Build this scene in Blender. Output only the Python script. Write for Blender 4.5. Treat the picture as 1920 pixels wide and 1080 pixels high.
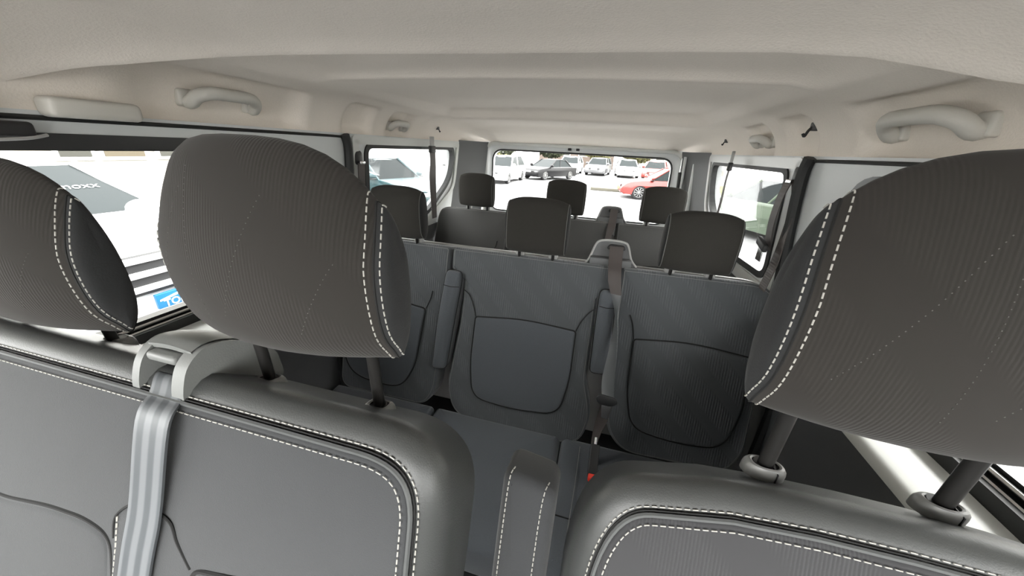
import bpy, bmesh, math, random
from math import sin, cos, pi, radians, sqrt
from mathutils import Vector, Matrix
from mathutils.geometry import tessellate_polygon, intersect_line_plane
random.seed(7)
for o in list(bpy.data.objects): bpy.data.objects.remove(o)
SC = bpy.context.scene
COL = SC.collection
ZC = 1.95            # camera height above the car park; the van floor is 0.52 m up
XC = -0.225          # centre line of the van
# ------------------------------------------------------------------ camera
cam = bpy.data.cameras.new('camera'); co = bpy.data.objects.new('camera', cam); COL.objects.link(co); SC.camera = co
cam.sensor_width = 36; cam.lens = 36*650/1920; cam.clip_start = 0.01; cam.clip_end = 300
R_ = Vector((0.965336, 0.256152, 0.049799))     # image right in world axes
D_ = Vector((0.141, -0.351, -0.926))
F_ = Vector((-0.22, 0.901, -0.375)).normalized()
R_ = (R_ - F_*R_.dot(F_)).normalized(); U_ = R_.cross(F_)
co.matrix_world = Matrix(((R_.x, U_.x, -F_.x, 0), (R_.y, U_.y, -F_.y, 0), (R_.z, U_.z, -F_.z, ZC), (0, 0, 0, 1)))
# ------------------------------------------------------------------ light
w = bpy.data.worlds.new('sky'); SC.world = w; w.use_nodes = True
bg = w.node_tree.nodes['Background']; bg.inputs[0].default_value = (1, .985, .96, 1); bg.inputs[1].default_value = 2.6
sun = bpy.data.lights.new('sun', 'SUN'); sun.energy = 3.0; sun.angle = radians(25); sun.color = (1, .97, .92)
so = bpy.data.objects.new('sun', sun); COL.objects.link(so); so.rotation_euler = (radians(-42), radians(38), 0)
SC.view_settings.view_transform = 'Standard'; SC.view_settings.look = 'None'; SC.view_settings.gamma = 1
SC.view_settings.use_curve_mapping = False; SC.view_settings.exposure = 2.25

# ------------------------------------------------------------------ materials
def mat(name, col, rough=.6, metal=0, spec=.5, bump=None, sheen=0, coat=0):
    m = bpy.data.materials.new(name); m.use_nodes = True
    nt = m.node_tree; b = nt.nodes['Principled BSDF']
    b.inputs['Base Color'].default_value = (*col, 1); b.inputs['Roughness'].default_value = rough
    b.inputs['Metallic'].default_value = metal; b.inputs['Specular IOR Level'].default_value = spec
    b.inputs['Sheen Weight'].default_value = sheen; b.inputs['Coat Weight'].default_value = coat
    tc = nt.nodes.new('ShaderNodeTexCoord')
    if bump:
        kind, sc, st, cv = bump      # cv: how much the weave also varies the colour
        if kind == 'noise':
            t = nt.nodes.new('ShaderNodeTexNoise'); t.inputs['Scale'].default_value = sc; t.inputs['Detail'].default_value = 3
            nt.links.new(tc.outputs['Object'], t.inputs['Vector']); src = t.outputs['Fac']
        elif kind == 'twill':        # vertical ribs interrupted by diagonals, as woven car fabric
            t = nt.nodes.new('ShaderNodeTexWave'); t.wave_type = 'BANDS'; t.bands_direction = 'X'
            t.inputs['Scale'].default_value = sc; t.inputs['Distortion'].default_value = .6; t.inputs['Detail'].default_value = 1
            t.inputs['Detail Scale'].default_value = 3
            nt.links.new(tc.outputs['Object'], t.inputs['Vector'])
            mp = nt.nodes.new('ShaderNodeMapping'); mp.inputs['Rotation'].default_value = (0, radians(45), 0)
            nt.links.new(tc.outputs['Object'], mp.inputs['Vector'])
            t2 = nt.nodes.new('ShaderNodeTexWave'); t2.bands_direction = 'X'; t2.inputs['Scale'].default_value = 3.2
            t2.inputs['Distortion'].default_value = 0
            nt.links.new(mp.outputs[0], t2.inputs['Vector'])
            rm = nt.nodes.new('ShaderNodeMapRange'); rm.inputs[1].default_value = .25; rm.inputs[2].default_value = .6
            nt.links.new(t2.outputs['Fac'], rm.inputs[0])
            mu = nt.nodes.new('ShaderNodeMath'); mu.operation = 'MULTIPLY'
            nt.links.new(t.outputs['Fac'], mu.inputs[0]); nt.links.new(rm.outputs[0], mu.inputs[1]); src = mu.outputs[0]
        elif kind == 'rib':
            t = nt.nodes.new('ShaderNodeTexWave'); t.bands_direction = 'X'; t.inputs['Scale'].default_value = sc
            nt.links.new(tc.outputs['Object'], t.inputs['Vector']); src = t.outputs['Fac']
        bp = nt.nodes.new('ShaderNodeBump'); bp.inputs['Strength'].default_value = st; bp.inputs['Distance'].default_value = .002
        nt.links.new(src, bp.inputs['Height']); nt.links.new(bp.outputs[0], b.inputs['Normal'])
        if cv:
            mx = nt.nodes.new('ShaderNodeMix'); mx.data_type = 'RGBA'
            mx.inputs[6].default_value = (*[c*(1-cv) for c in col], 1); mx.inputs[7].default_value = (*[min(1, c*(1+cv)) for c in col], 1)
            nt.links.new(src, mx.inputs[0]); nt.links.new(mx.outputs[2], b.inputs['Base Color'])
    return m
M = {}
M['headliner'] = mat('headliner', (.80, .74, .67), .95, spec=.15, bump=('noise', 260, .35, .05))
M['trim'] = mat('trim', (.56, .545, .50), .55, bump=('noise', 400, .1, 0))
M['paint'] = mat('paint', (.62, .64, .64), .4, spec=.5)
M['grey_trim'] = mat('grey_trim', (.10, .103, .105), .6, bump=('noise', 300, .1, 0))
M['sill'] = mat('sill', (.60, .61, .59), .35)
M['rubber'] = mat('rubber', (.012, .013, .013), .6)
M['frit'] = mat('frit', (.02, .02, .02), .3)
M['hr_front'] = mat('hr_front', (.026, .0235, .021), .9, spec=.2, sheen=.08, bump=('twill', 110, .18, .05))
M['hr_side'] = mat('hr_side', (.020, .0205, .021), .85, spec=.2, sheen=.08, bump=('noise', 500, .15, 0))
M['seat_front'] = mat('seat_front', (.036, .0375, .0395), .9, spec=.25, sheen=.2, bump=('noise', 1100, .2, .10))
M['seat_rib'] = mat('seat_rib', (.036, .036, .038), .9, spec=.25, sheen=.2, bump=('twill', 100, .3, .08))
M['vinyl'] = mat('vinyl', (.045, .047, .046), .40, spec=.6, bump=('noise', 700, .12, 0))
M['fabric2'] = mat('fabric2', (.070, .076, .081), .9, spec=.25, sheen=.3, bump=('twill', 36, .5, .10))
M['fabric2p'] = mat('fabric2p', (.066, .073, .082), .9, spec=.25, sheen=.3, bump=('noise', 350, .3, .1))
M['fabric3'] = mat('fabric3', (.068, .068, .066), .9, spec=.25, sheen=.2, bump=('noise', 350, .3, .1))
M['hr2'] = mat('hr2', (.026, .0245, .0215), .9, spec=.2, sheen=.05, bump=('noise', 350, .3, .1))
M['hr2side'] = mat('hr2side', (.10, .10, .095), .7, spec=.3)
M['groove'] = mat('groove', (.006, .006, .006), .9)
M['thread'] = mat('thread', (.36, .35, .32), .7)
M['thread_dim'] = mat('thread_dim', (.20, .20, .195), .7)
M['thread_faint'] = mat('thread_faint', (.10, .098, .09), .8)
M['piping'] = mat('piping', (.07, .073, .073), .5)
M['post'] = mat('post', (.012, .0115, .011), .35, spec=.4)
M['guide'] = mat('guide', (.16, .16, .155), .35, spec=.6)
M['beltcover'] = mat('beltcover', (.155, .16, .155), .45, bump=('noise', 500, .08, 0))
M['backshell'] = mat('backshell', (.34, .34, .33), .4)
M['black'] = mat('black', (.012, .012, .013), .5)
M['darkplastic'] = mat('darkplastic', (.02, .021, .022), .55)
M['chrome'] = mat('chrome', (.7, .7, .7), .2, metal=1)
M['red'] = mat('red', (.75, .04, .02), .4)
M['carpet'] = mat('carpet', (.02, .021, .022), .95, bump=('noise', 200, .5, .2))
def belt_mat():
    m = mat('webbing', (.2, .21, .22), .45, spec=.5); nt = m.node_tree; b = nt.nodes['Principled BSDF']
    tc = nt.nodes.new('ShaderNodeTexCoord'); sp = nt.nodes.new('ShaderNodeSeparateXYZ'); nt.links.new(tc.outputs['UV'], sp.inputs[0])
    mu = nt.nodes.new('ShaderNodeMath'); mu.operation = 'MULTIPLY'; mu.inputs[1].default_value = 2.5*2*pi
    nt.links.new(sp.outputs[0], mu.inputs[0])
    s = nt.nodes.new('ShaderNodeMath'); s.operation = 'COSINE'; nt.links.new(mu.outputs[0], s.inputs[0])
    rp = nt.nodes.new('ShaderNodeMapRange'); rp.inputs[1].default_value = -.4; rp.inputs[2].default_value = .4
    nt.links.new(s.outputs[0], rp.inputs[0])
    mx = nt.nodes.new('ShaderNodeMix'); mx.data_type = 'RGBA'; mx.inputs[6].default_value = (.072, .078, .084, 1); mx.inputs[7].default_value = (.135, .142, .15, 1)
    nt.links.new(rp.outputs[0], mx.inputs[0]); nt.links.new(mx.outputs[2], b.inputs['Base Color'])
    return m
M['webbing'] = belt_mat()
M['webbing_mid'] = mat('webbing_mid', (.10, .107, .11), .4, spec=.5, bump=('rib', 200, .3, .1))
M['webbing_dark'] = mat('webbing_dark', (.055, .045, .042), .6, bump=('rib', 200, .3, .1))
def glass_mat(name, tint=(.97, .98, .98), refl=.06):
    m = bpy.data.materials.new(name); m.use_nodes = True; nt = m.node_tree; nt.nodes.clear()
    o = nt.nodes.new('ShaderNodeOutputMaterial'); t = nt.nodes.new('ShaderNodeBsdfTransparent'); g = nt.nodes.new('ShaderNodeBsdfGlossy')
    t.inputs[0].default_value = (*tint, 1); g.inputs['Roughness'].default_value = .02
    mx = nt.nodes.new('ShaderNodeMixShader'); fr = nt.nodes.new('ShaderNodeFresnel'); fr.inputs[0].default_value = 1.35
    mu = nt.nodes.new('ShaderNodeMath'); mu.operation = 'MULTIPLY'; mu.inputs[1].default_value = refl*8
    nt.links.new(fr.outputs[0], mu.inputs[0]); nt.links.new(mu.outputs[0], mx.inputs[0])
    nt.links.new(t.outputs[0], mx.inputs[1]); nt.links.new(g.outputs[0], mx.inputs[2]); nt.links.new(mx.outputs[0], o.inputs[0])
    return m
M['glass'] = glass_mat('glass')

# ------------------------------------------------------------------ mesh helpers
class MB:
    def __init__(s): s.v = []; s.f = []; s.uv = None
    def add(s, vs, fs):
        n = len(s.v); s.v += [tuple(v) for v in vs]; s.f += [tuple(i+n for i in f) for f in fs]; return s
    def build(s, name, m, parent=None, smooth=True, fix=True, z=ZC, sharp=40):
        me = bpy.data.meshes.new(name)
        if parent is None: me.from_pydata([(x, y, zz+z) for x, y, zz in s.v], [], s.f)
        else: me.from_pydata(s.v, [], s.f)
        if fix:
            bm = bmesh.new(); bm.from_mesh(me); bmesh.ops.remove_doubles(bm, verts=bm.verts, dist=1e-5)
            bmesh.ops.recalc_face_normals(bm, faces=bm.faces); bm.to_mesh(me); bm.free()
        if smooth:
            me.shade_smooth()
            try: me.set_sharp_from_angle(angle=radians(sharp))
            except Exception: pass
        me.materials.append(m)
        o = bpy.data.objects.new(name, me); COL.objects.link(o)
        if parent is not None: o.parent = parent
        return o
def tag(o, label=None, cat=None, group=None, kind=None):
    if label: o['label'] = label
    if cat: o['category'] = cat
    if group: o['group'] = group
    if kind: o['kind'] = kind
    return o
def struct(o, label=None):
    o['kind'] = 'structure'
    if label: o['label'] = label
    return o
def empty(name, loc, label, cat, group=None, rz=0, zabs=False):
    o = bpy.data.objects.new(name, None); COL.objects.link(o); o.empty_display_size = .05
    o.location = (loc[0], loc[1], loc[2] + (0 if zabs else ZC)); o.rotation_euler = (0, 0, rz)
    return tag(o, label, cat, group)
def off(mb, o):      # shift a mesh from camera-relative metres into the frame of a thing at o
    mb.v = [(x-o[0], y-o[1], z-o[2]) for x, y, z in mb.v]; return mb
def cr(pts, n=8, closed=False):      # Catmull-Rom
    P = [Vector(p) for p in pts]; out = []
    N = len(P); rng = range(N) if closed else range(N-1)
    for i in rng:
        if closed: a, b, c, d = P[(i-1) % N], P[i], P[(i+1) % N], P[(i+2) % N]
        else: a, b, c, d = P[max(i-1, 0)], P[i], P[i+1], P[min(i+2, N-1)]
        for k in range(n):
            t = k/n
            out.append(.5*((2*b) + (c-a)*t + (2*a-5*b+4*c-d)*t*t + (3*b-a-3*c+d)*t**3))
    if not closed: out.append(P[-1].copy())
    return out
def roundpoly(pts, n=7):             # pts: (u, v, radius)
    out = []; N = len(pts)
    for i in range(N):
        p = Vector(pts[i][:2]); r = pts[i][2] if len(pts[i]) > 2 else 0
        a = Vector(pts[i-1][:2]); b = Vector(pts[(i+1) % N][:2])
        if r <= 0: out.append(p); continue
        da = (a-p); db = (b-p); la = min(r, da.length*.49); lb = min(r, db.length*.49)
        A = p+da.normalized()*la; B = p+db.normalized()*lb
        for k in range(n+1):
            t = k/n; out.append(A*(1-t)**2 + p*2*t*(1-t) + B*t*t)
    return out
def resample(P, step):
    out = []; N = len(P)
    for i in range(N):
        a, b = P[i], P[(i+1) % N]; L = (b-a).length; n = max(1, int(L/step))
        for k in range(n): out.append(a.lerp(b, k/n))
    q = [out[0]]
    for p in out[1:]:
        if (p-q[-1]).length > step*.15: q.append(p)
    return q
def inset(P, d):                     # parallel inset of a 2-D loop
    N = len(P); area = sum(P[i-1].x*P[i].y-P[i].x*P[i-1].y for i in range(N)); s = 1 if area > 0 else -1
    out = []
    for i in range(N):
        e1 = (P[i]-P[i-1]); e2 = (P[(i+1) % N]-P[i])
        if e1.length < 1e-9: e1 = e2
        if e2.length < 1e-9: e2 = e1
        n1 = Vector((-e1.y, e1.x)).normalized()*s; n2 = Vector((-e2.y, e2.x)).normalized()*s
        n = (n1+n2); n = n.normalized() if n.length > 1e-6 else n1
        k = min(1.6, 1/max(.4, n.dot(n1))); out.append(P[i]+n*d*k)
    return out
def pillow(mb, outline, T, depth, er=.02, bulge=0, back=True, step=.012, cen=None):
    """soft slab: outline in (u, v); T(u, v, h) maps to space, h = height above the slab's front plane.
    front plane at h=0 (edge), middle at h=bulge, back at h=-depth"""
    P = resample([Vector(p[:2]) for p in outline], step); N = len(P)
    c = Vector(cen) if cen else sum(P, Vector((0, 0)))/N
    rings = []
    if back:
        rings.append((inset(P, er), -depth)); rings.append((inset(P, er*.3), -depth+er*.3)); rings.append((P, -depth+er))
    K = 5
    for k in range(K+1):
        a = k/K*pi/2; rings.append((inset(P, er*(1-cos(a))), -er*(1-sin(a))))
    Q = rings[-1][0]
    for t in (.9, .75, .55, .35, .15):
        rings.append(([c+(q-c)*t for q in Q], bulge*(1-t**2.2)))
    vs = []; fs = []
    for R, h in rings: vs += [T(p.x, p.y, h) for p in R]
    for r in range(len(rings)-1):
        for i in range(N):
            j = (i+1) % N; fs.append((r*N+i, r*N+j, (r+1)*N+j, (r+1)*N+i))
    vs.append(T(c.x, c.y, bulge)); k = (len(rings)-1)*N
    fs += [(k+i, k+(i+1) % N, len(vs)-1) for i in range(N)]
    if back:
        b = sum(rings[0][0], Vector((0, 0)))/N; vs.append(T(b.x, b.y, -depth)); fs += [((i+1) % N, i, len(vs)-1) for i in range(N)]
    return mb.add(vs, fs)
def tube(mb, pts, r, n=8, closed=False, caps=True, flat=None):
    P = [Vector(p) for p in pts]; N = len(P); vs = []; up = None
    for i in range(N):
        t = (P[(i+1) % N]-P[i-1]) if closed else (P[min(i+1, N-1)]-P[max(i-1, 0)])
        t = t.normalized() if t.length > 1e-9 else Vector((0, 0, 1))
        if up is None: up = Vector((0, 0, 1)) if abs(t.z) < .9 else Vector((0, 1, 0))
        a = t.cross(up).normalized(); b = a.cross(t).normalized(); up = b
        rr = r[i] if isinstance(r, (list, tuple)) else r
        for k in range(n):
            an = 2*pi*k/n; vs.append(P[i]+a*cos(an)*rr+b*sin(an)*rr)
    fs = []
    for i in range(N if closed else N-1):
        j = (i+1) % N
        for k in range(n): fs.append((i*n+k, i*n+(k+1) % n, j*n+(k+1) % n, j*n+k))
    if caps and not closed: fs += [tuple(range(n))[::-1], tuple((N-1)*n+k for k in range(n))]
    return mb.add(vs, fs)
def stitches(mb, pts, L=.007, gap=.003, r=.0009):      # a row of thread dashes along a path
    P = [Vector(p) for p in pts]; acc = 0; segs = []; cur = [P[0]]; on = True; target = L
    for i in range(len(P)-1):
        a, b = P[i], P[i+1]; d = (b-a).length; pos = 0
        if d < 1e-9: continue
        while acc + (d-pos) >= target:
            pos += target-acc; q = a.lerp(b, pos/d)
            if on: cur.append(q); segs.append(cur)
            cur = [q]; on = not on; acc = 0; target = L if on else gap
        acc += d-pos; cur.append(b)
    for s in segs:
        tube(mb, [s[0], s[-1]] if len(s) < 3 else s, r, 5)
    return mb
def box(mb, x0, x1, y0, y1, z0, z1, b=0, T=None):
    if b <= 0:
        vs = [(x, y, z) for x in (x0, x1) for y in (y0, y1) for z in (z0, z1)]
        fs = [(0, 1, 3, 2), (4, 6, 7, 5), (0, 4, 5, 1), (2, 3, 7, 6), (0, 2, 6, 4), (1, 5, 7, 3)]
    else:
        bm = bmesh.new(); bmesh.ops.create_cube(bm, size=1)
        for v in bm.verts: v.co = Vector(((x0+x1)/2+v.co.x*(x1-x0), (y0+y1)/2+v.co.y*(y1-y0), (z0+z1)/2+v.co.z*(z1-z0)))
        bmesh.ops.bevel(bm, geom=bm.edges[:], offset=b, segments=3, affect='EDGES', profile=.5)
        vs = [v.co.copy() for v in bm.verts]; fs = [[v.index for v in f.verts] for f in bm.faces]; bm.free()
    if T: vs = [T(*v) for v in vs]
    return mb.add(vs, fs)
def prism(mb, poly, T, d):           # flat extrusion of a 2-D polygon; T(u, v, h)
    P = [Vector(p[:2]) for p in poly]; n = len(P)
    tr = tessellate_polygon([[Vector((p.x, p.y, 0)) for p in P]])
    vs = [T(p.x, p.y, 0) for p in P]+[T(p.x, p.y, d) for p in P]
    fs = [tuple(t) for t in tr]+[tuple(i+n for i in t)[::-1] for t in tr]+[(i, (i+1) % n, (i+1) % n+n, i+n) for i in range(n)]
    return mb.add(vs, fs)
def holed(mb, outer, holes, T, d):   # panel with openings
    loops = [[Vector((p[0], p[1], 0)) for p in L] for L in [outer]+holes]
    tr = tessellate_polygon(loops); flat = [p for L in loops for p in L]; n = len(flat)
    vs = [T(p.x, p.y, 0) for p in flat]+[T(p.x, p.y, d) for p in flat]
    fs = [tuple(t) for t in tr]+[tuple(i+n for i in t)[::-1] for t in tr]
    k = 0
    for L in loops:
        m = len(L); fs += [(k+i, k+(i+1) % m, k+(i+1) % m+n, k+i+n) for i in range(m)]; k += m
    return mb.add(vs, fs)
def ring(mb, outer, inner, T, h0, h1):     # band between two loops of equal count
    n = len(outer); vs = [T(p.x, p.y, h) for h in (h0, h1) for L in (outer, inner) for p in L]; fs = []
    for i in range(n):
        j = (i+1) % n
        fs += [(i, j, n+j, n+i), (2*n+i, 3*n+i, 3*n+j, 2*n+j), (i, 2*n+i, 2*n+j, j), (n+i, n+j, 3*n+j, 3*n+i)]
    return mb.add(vs, fs)
def letters(name, txt, size, m, parent, M4, ext=.001, shear=0, off_=.012):
    cu = bpy.data.curves.new(name, 'FONT'); cu.body = txt; cu.size = size; cu.extrude = ext; cu.align_x = 'CENTER'; cu.align_y = 'CENTER'; cu.shear = shear; cu.offset = size*off_
    t = bpy.data.objects.new(name, cu); COL.objects.link(t); dg = bpy.context.evaluated_depsgraph_get()
    me = bpy.data.meshes.new_from_object(t.evaluated_get(dg)); bpy.data.objects.remove(t)
    me.transform(M4); me.materials.clear(); me.materials.append(m)
    o = bpy.data.objects.new(name, me); COL.objects.link(o); o.parent = parent; return o

# ------------------------------------------------------------------ van shell
FL = -1.43            # floor height relative to the camera
def hw(z):            # half width of the cabin at height z
    if z > -.45: return .80 + (-z)*.11
    return .8495 + min(.06, (-.45-z)*.25)
def sideT(sg):        # (y, z, h) -> space, h = towards the cabin
    return lambda y, z, h: (XC+sg*(hw(z)-h), y, z)
WQ = [(1.40, -.02, .05), (2.34, -.02, .07), (2.335, -.22, .12), (1.99, -.425, .10), (1.42, -.405, .06)]     # rear quarter window
WM = [(.34, -.01, .06), (1.06, -.01, .10), (1.04, -.44, .10), (.34, -.445, .04)]                          # sliding door window
WF = [(-.85, -.30, .05), (-.42, -.01, .05), (.18, -.01, .05), (.18, -.44, .04), (-.95, -.46, .04)]          # cab door window
for sg, side in ((-1, 'left'), (1, 'right')):
    T = sideT(sg); wb = -.462 if sg < 0 else -.412; sb = wb-.012
    WM = [(.34, -.030, .06), (1.06, -.030, .10), (1.04, wb, .10), (.34, wb, .04)]
    holes = [resample(roundpoly(h), .03) for h in (WF, WM, WQ)]
    mb = MB(); holed(mb, [(-1.1, .0), (2.45, .0), (2.45, -.45), (-1.1, -.45)][::1] if False else
                     [Vector((-1.1, .02)), Vector((2.45, .02)), Vector((2.45, -.50)), Vector((-1.1, -.50))], holes, lambda y, z, h: T(y, z, -h), .05)
    struct(mb.build('wall_'+side, M['paint'], smooth=False), 'pale grey painted inner side panel with window openings')
    mb = MB()             # lower lining
    zs = [-.50, -.53, -.60, -.9, -1.2, FL]; n = len(zs)
    vs = [T(y, z, .012) for z in zs for y in (-1.1, 2.75)]+[T(y, z, -.04) for z in zs for y in (-1.1, 2.75)]
    fs = [(2*i, 2*i+1, 2*i+3, 2*i+2) for i in range(n-1)]+[(2*n+2*i, 2*n+2*i+2, 2*n+2*i+3, 2*n+2*i+1) for i in range(n-1)]
    mb.add(vs, fs); struct(mb.build('wall_%s_lower' % side, M['grey_trim'], smooth=False), 'dark grey lower lining of the cabin side')
    # sill trim below the windows
    mb = MB(); prof = [(wb-.030, .0), (wb-.032, .02), (wb-.038, .05), (wb-.050, .100), (wb-.058, .112), (wb-.075, .115), (wb-.085, .0)]
    ys = [.20, 1.12]; vs = [T(y, z, h) for y in ys for z, h in prof]; k = len(prof)
    fs = [(i, i+1, k+i+1, k+i) for i in range(k-1)]+[tuple(range(k)), tuple(range(k, 2*k))]
    mb.add(vs, fs); struct(mb.build('trim_%d' % (1 if sg < 0 else 2), M['sill'], sharp=60), 'pale moulded sill trim below the sliding door window')
    # rubber / black window surrounds and panes
    for wi, (W, name, lab) in enumerate(((WM, 'window', 'sliding door window beside the front seats'), (WQ, 'window', 'rear quarter window'), (WF, 'window', 'cab door window'))):
        P = resample(roundpoly(W), .02)
        num = (0 if sg < 0 else 3)+wi+2
        mb = MB(); ring(mb, inset(P, -.012), inset(P, .016 if wi != 1 else .014), T, -.022, .006)
        fr = struct(mb.build('window_%d' % num, M['frit'] if wi != 1 else M['rubber'], smooth=False), 'black rubber surround of the %s %s' % (side, lab))
        fr.data.name = 'window_surround'
        g = MB(); Q = inset(P, -.004); prism(g, Q, T, -.004); g.v = [(x, y, z) for x, y, z in g.v]
        g.v = [(x+sg*.012, y, z) for x, y, z in g.v]
        go = g.build('pane', M['glass'], smooth=False); go.parent = fr
    # dark top band of tinted frit on the sliding window
    mb = MB(); vs = [T(y, z, h) for y in (.36, 1.04) for z, h in ((-.030, -.014), (-.050, -.014), (-.050, -.017), (-.030, -.017))]
    mb.add(vs, [(0, 1, 5, 4), (2, 3, 7, 6), (1, 2, 6, 5), (0, 4, 7, 3)])
    o = mb.build('shade_band', M['frit'], smooth=False); o.parent = bpy.data.objects['window_%d' % (2 if sg < 0 else 5)]
    # door seal
    mb = MB(); pts = cr([T(1.26, .015, .012), T(1.275, -.05, .016), T(1.27, -.25, .018), T(1.24, -.45, .018), T(1.18, -.7, .02), T(1.17, -1.2, .02)], 8)
    tube(mb, pts, .017, 8); tube(mb, cr([T(1.255, .006, .006), T(1.15, .008, .004), T(.5, .008, .004), T(.2, .006, .004)], 6), .0045, 8)
    struct(mb.build('trim_%d' % (3 if sg < 0 else 4), M['rubber']), 'black rubber seal around the sliding door')
    # moulded band between quarter window and rail
    mb = MB(); P = resample(roundpoly([(1.31, .016, .02), (2.41, .016, .03), (2.40, -.30, .1), (2.02, -.475, .1), (1.34, -.46, .04)]), .02)
    ring(mb, P, inset(P, .035), T, 0, .008)
    struct(mb.build('trim_%d' % (5 if sg < 0 else 6), M['sill'], smooth=False), 'pale metal rim around the rear quarter window')
    # window ledge runners (twin metal gasket lines)
    mb = MB()
    tube(mb, [T(.30, wb+.006, .012), T(1.02, wb+.008, .012)], .004, 6); tube(mb, [T(.30, wb-.006, .018), T(1.05, wb-.004, .018)], .0035, 6)
    struct(mb.build('trim_%d' % (7 if sg < 0 else 8), M['chrome']), 'twin bright gasket strips along the window sill')
    mb = MB(); prism(mb, [(.2, wb-.006), (1.15, wb-.006), (1.15, wb-.037), (.2, wb-.037)], T, .032)
    struct(mb.build('trim_%d' % (9 if sg < 0 else 10), M['rubber'], smooth=False), 'black door capping under the window')
    # B pillar trim by the front seats
    mb = MB(); poly = roundpoly([(.18, .06, .02), (.40, .05, .04), (.36, -.10, .05), (.34, -.46, .03), (.40, -.62, .03), (.16, -.62, .03), (.18, -.3, .02)])
    pillow(mb, poly, T, .03, .012, .006, step=.02); mb.v = [(x-sg*.034, y, z) for x, y, z in mb.v]
    struct(mb.build('trim_%d' % (11 if sg < 0 else 12), M['trim']), 'pale moulded trim of the door pillar')
# floor
mb = MB(); box(mb, XC-.93, XC+.93, -1.1, 3.0, FL-.06, FL)
struct(mb.build('floor', M['carpet'], smooth=False), 'dark carpeted van floor')
# ceiling: cross-section swept along the van, recessed panels between roof bows
def sm(a, b, x):
    t = min(1, max(0, (x-a)/(b-a))); return t*t*(3-2*t)
def rr(x, y, x0, x1, y0, y1, r, e):       # soft rounded-rectangle mask
    dx = max(x0+r-x, x-(x1-r), 0); dy = max(y0+r-y, y-(y1-r), 0); d = sqrt(dx*dx+dy*dy)-r
    return 1-sm(-e, 0, d)
def lerpn(tb, y):
    if y <= tb[0][0]: return tb[0][1]
    for (a, b), (c, d) in zip(tb, tb[1:]):
        if y <= c: return b+(d-b)*(y-a)/(c-a)
    return tb[-1][1]
ZY = [(-.5, .10), (-.3, .15), (.1, .172), (.5, .188), (.80, .190), (.88, .188), (.93, .184), (.96, .176), (.985, .162),
      (.995, .164), (1.05, .164), (1.80, .178), (1.83, .172), (1.865, .138), (1.88, .130), (2.36, .137), (2.40, .130), (2.50, .095), (2.6, .072), (2.74, .045), (2.80, .03)]
ZY_OLD = [(-.5, .10), (-.3, .15), (.1, .170), (.5, .176), (.62, .172), (.69, .163), (.705, .168), (.72, .186), (.76, .190), (.86, .183), (.985, .165),
      (1.02, .164), (1.5, .163), (1.58, .160), (1.62, .152), (1.76, .133), (1.80, .130), (2.25, .128), (2.3, .122), (2.42, .100), (2.6, .075), (2.74, .045), (2.80, .03)]
ZF = [(-.5, .10), (-.3, .15), (.0, .170), (.3, .178), (.5, .177), (.60, .174), (.66, .167), (.70, .155)]
DROP = [(0, 0), (.3, 0), (.45, .004), (.55, .014), (.60, .030), (.66, .050), (.72, .066), (.80, .095)]
SHIFT = [(0, 0), (.3, .004), (.45, .022), (.55, .055), (.62, .13), (.68, .19), (.80, .27)]
def ceil_pt(t, yy):
    s = abs(t); sg = 1 if t > 0 else -1
    dx = s/.72*.66 if s < .72 else .66+.14*sin((s-.72)/.28*pi/2)**.9
    y = yy-lerpn(SHIFT, dx)*(1 if sg < 0 else .5)*sm(.1, .6, yy)*(1-sm(.72, 1.0, yy))
    if s < .72:                       # middle
        x = s/.72*.66; zc = lerpn(ZY, y); e = sm(.57, .65, x)
        z = zc-.008*(x/.6)**2
        zr = .146-.014*sm(.6, 2.6, y)-.045*sm(2.2, 2.75, y)-.04*sm(.1, -.5, y)
        z = z*(1-e)+min(zr, z+.01)*e
    else:
        u = (s-.72)/.28; zt = .146-.014*sm(.6, 2.6, y)-.045*sm(2.2, 2.75, y)-.04*sm(.1, -.5, y)
        zt = min(zt, lerpn(ZY, y)-.010+.01)
        a = u*pi/2; x = .66+.14*sin(a)**.9; z = .006+(zt-.006)*cos(a)**.85
        k = 0                         # pockets in the side rail
        for (yc, hy, dep) in ((.84, .25, .035), (1.655, .105, .028), (1.35, .09, .028)):
            k += dep*(1-sm(hy*.75, hy, abs(y-yc)))*sm(.30, .42, u)*(1-sm(.93, 1.0, u))
        x += k*.9; z += k*.5
    if yy <= .702: z = min(z, lerpn(ZF, yy)-lerpn(DROP, dx))
    return (XC+sg*x, y, z)
ts = [-1+2*i/150 for i in range(151)]; ys = sorted(set([round(-.5+i*.018, 4) for i in range(int(3.3/.018)+1)]+[.685, .6995, .7015, .7025, .71, .72, .98, .99, 1.0, 1.01, 1.6, 1.62]))
ys = [y for y in ys if y <= 2.8]
mb = MB(); n = len(ts)
mb.add([ceil_pt(t, y) for y in ys for t in ts], [(j*n+i, j*n+i+1, (j+1)*n+i+1, (j+1)*n+i) for j in range(len(ys)-1) for i in range(n-1)])
ce = struct(mb.build('ceiling', M['headliner'], sharp=70), 'pale grey-beige moulded fabric headliner with roof bows')
# roof skin above, keeps the light out
mb = MB(); box(mb, XC-.93, XC+.93, -.5, 2.9, .24, .27)
struct(mb.build('ceiling_outer', M['paint'], smooth=False), 'painted outer roof skin')
mb = MB()
for sg in (-1, 1): box(mb, XC+sg*.935-.06, XC+sg*.935+.06, -1.1, 2.9, .018, .25)
struct(mb.build('trim_19', M['paint'], smooth=False), 'painted roof side rail')
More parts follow.
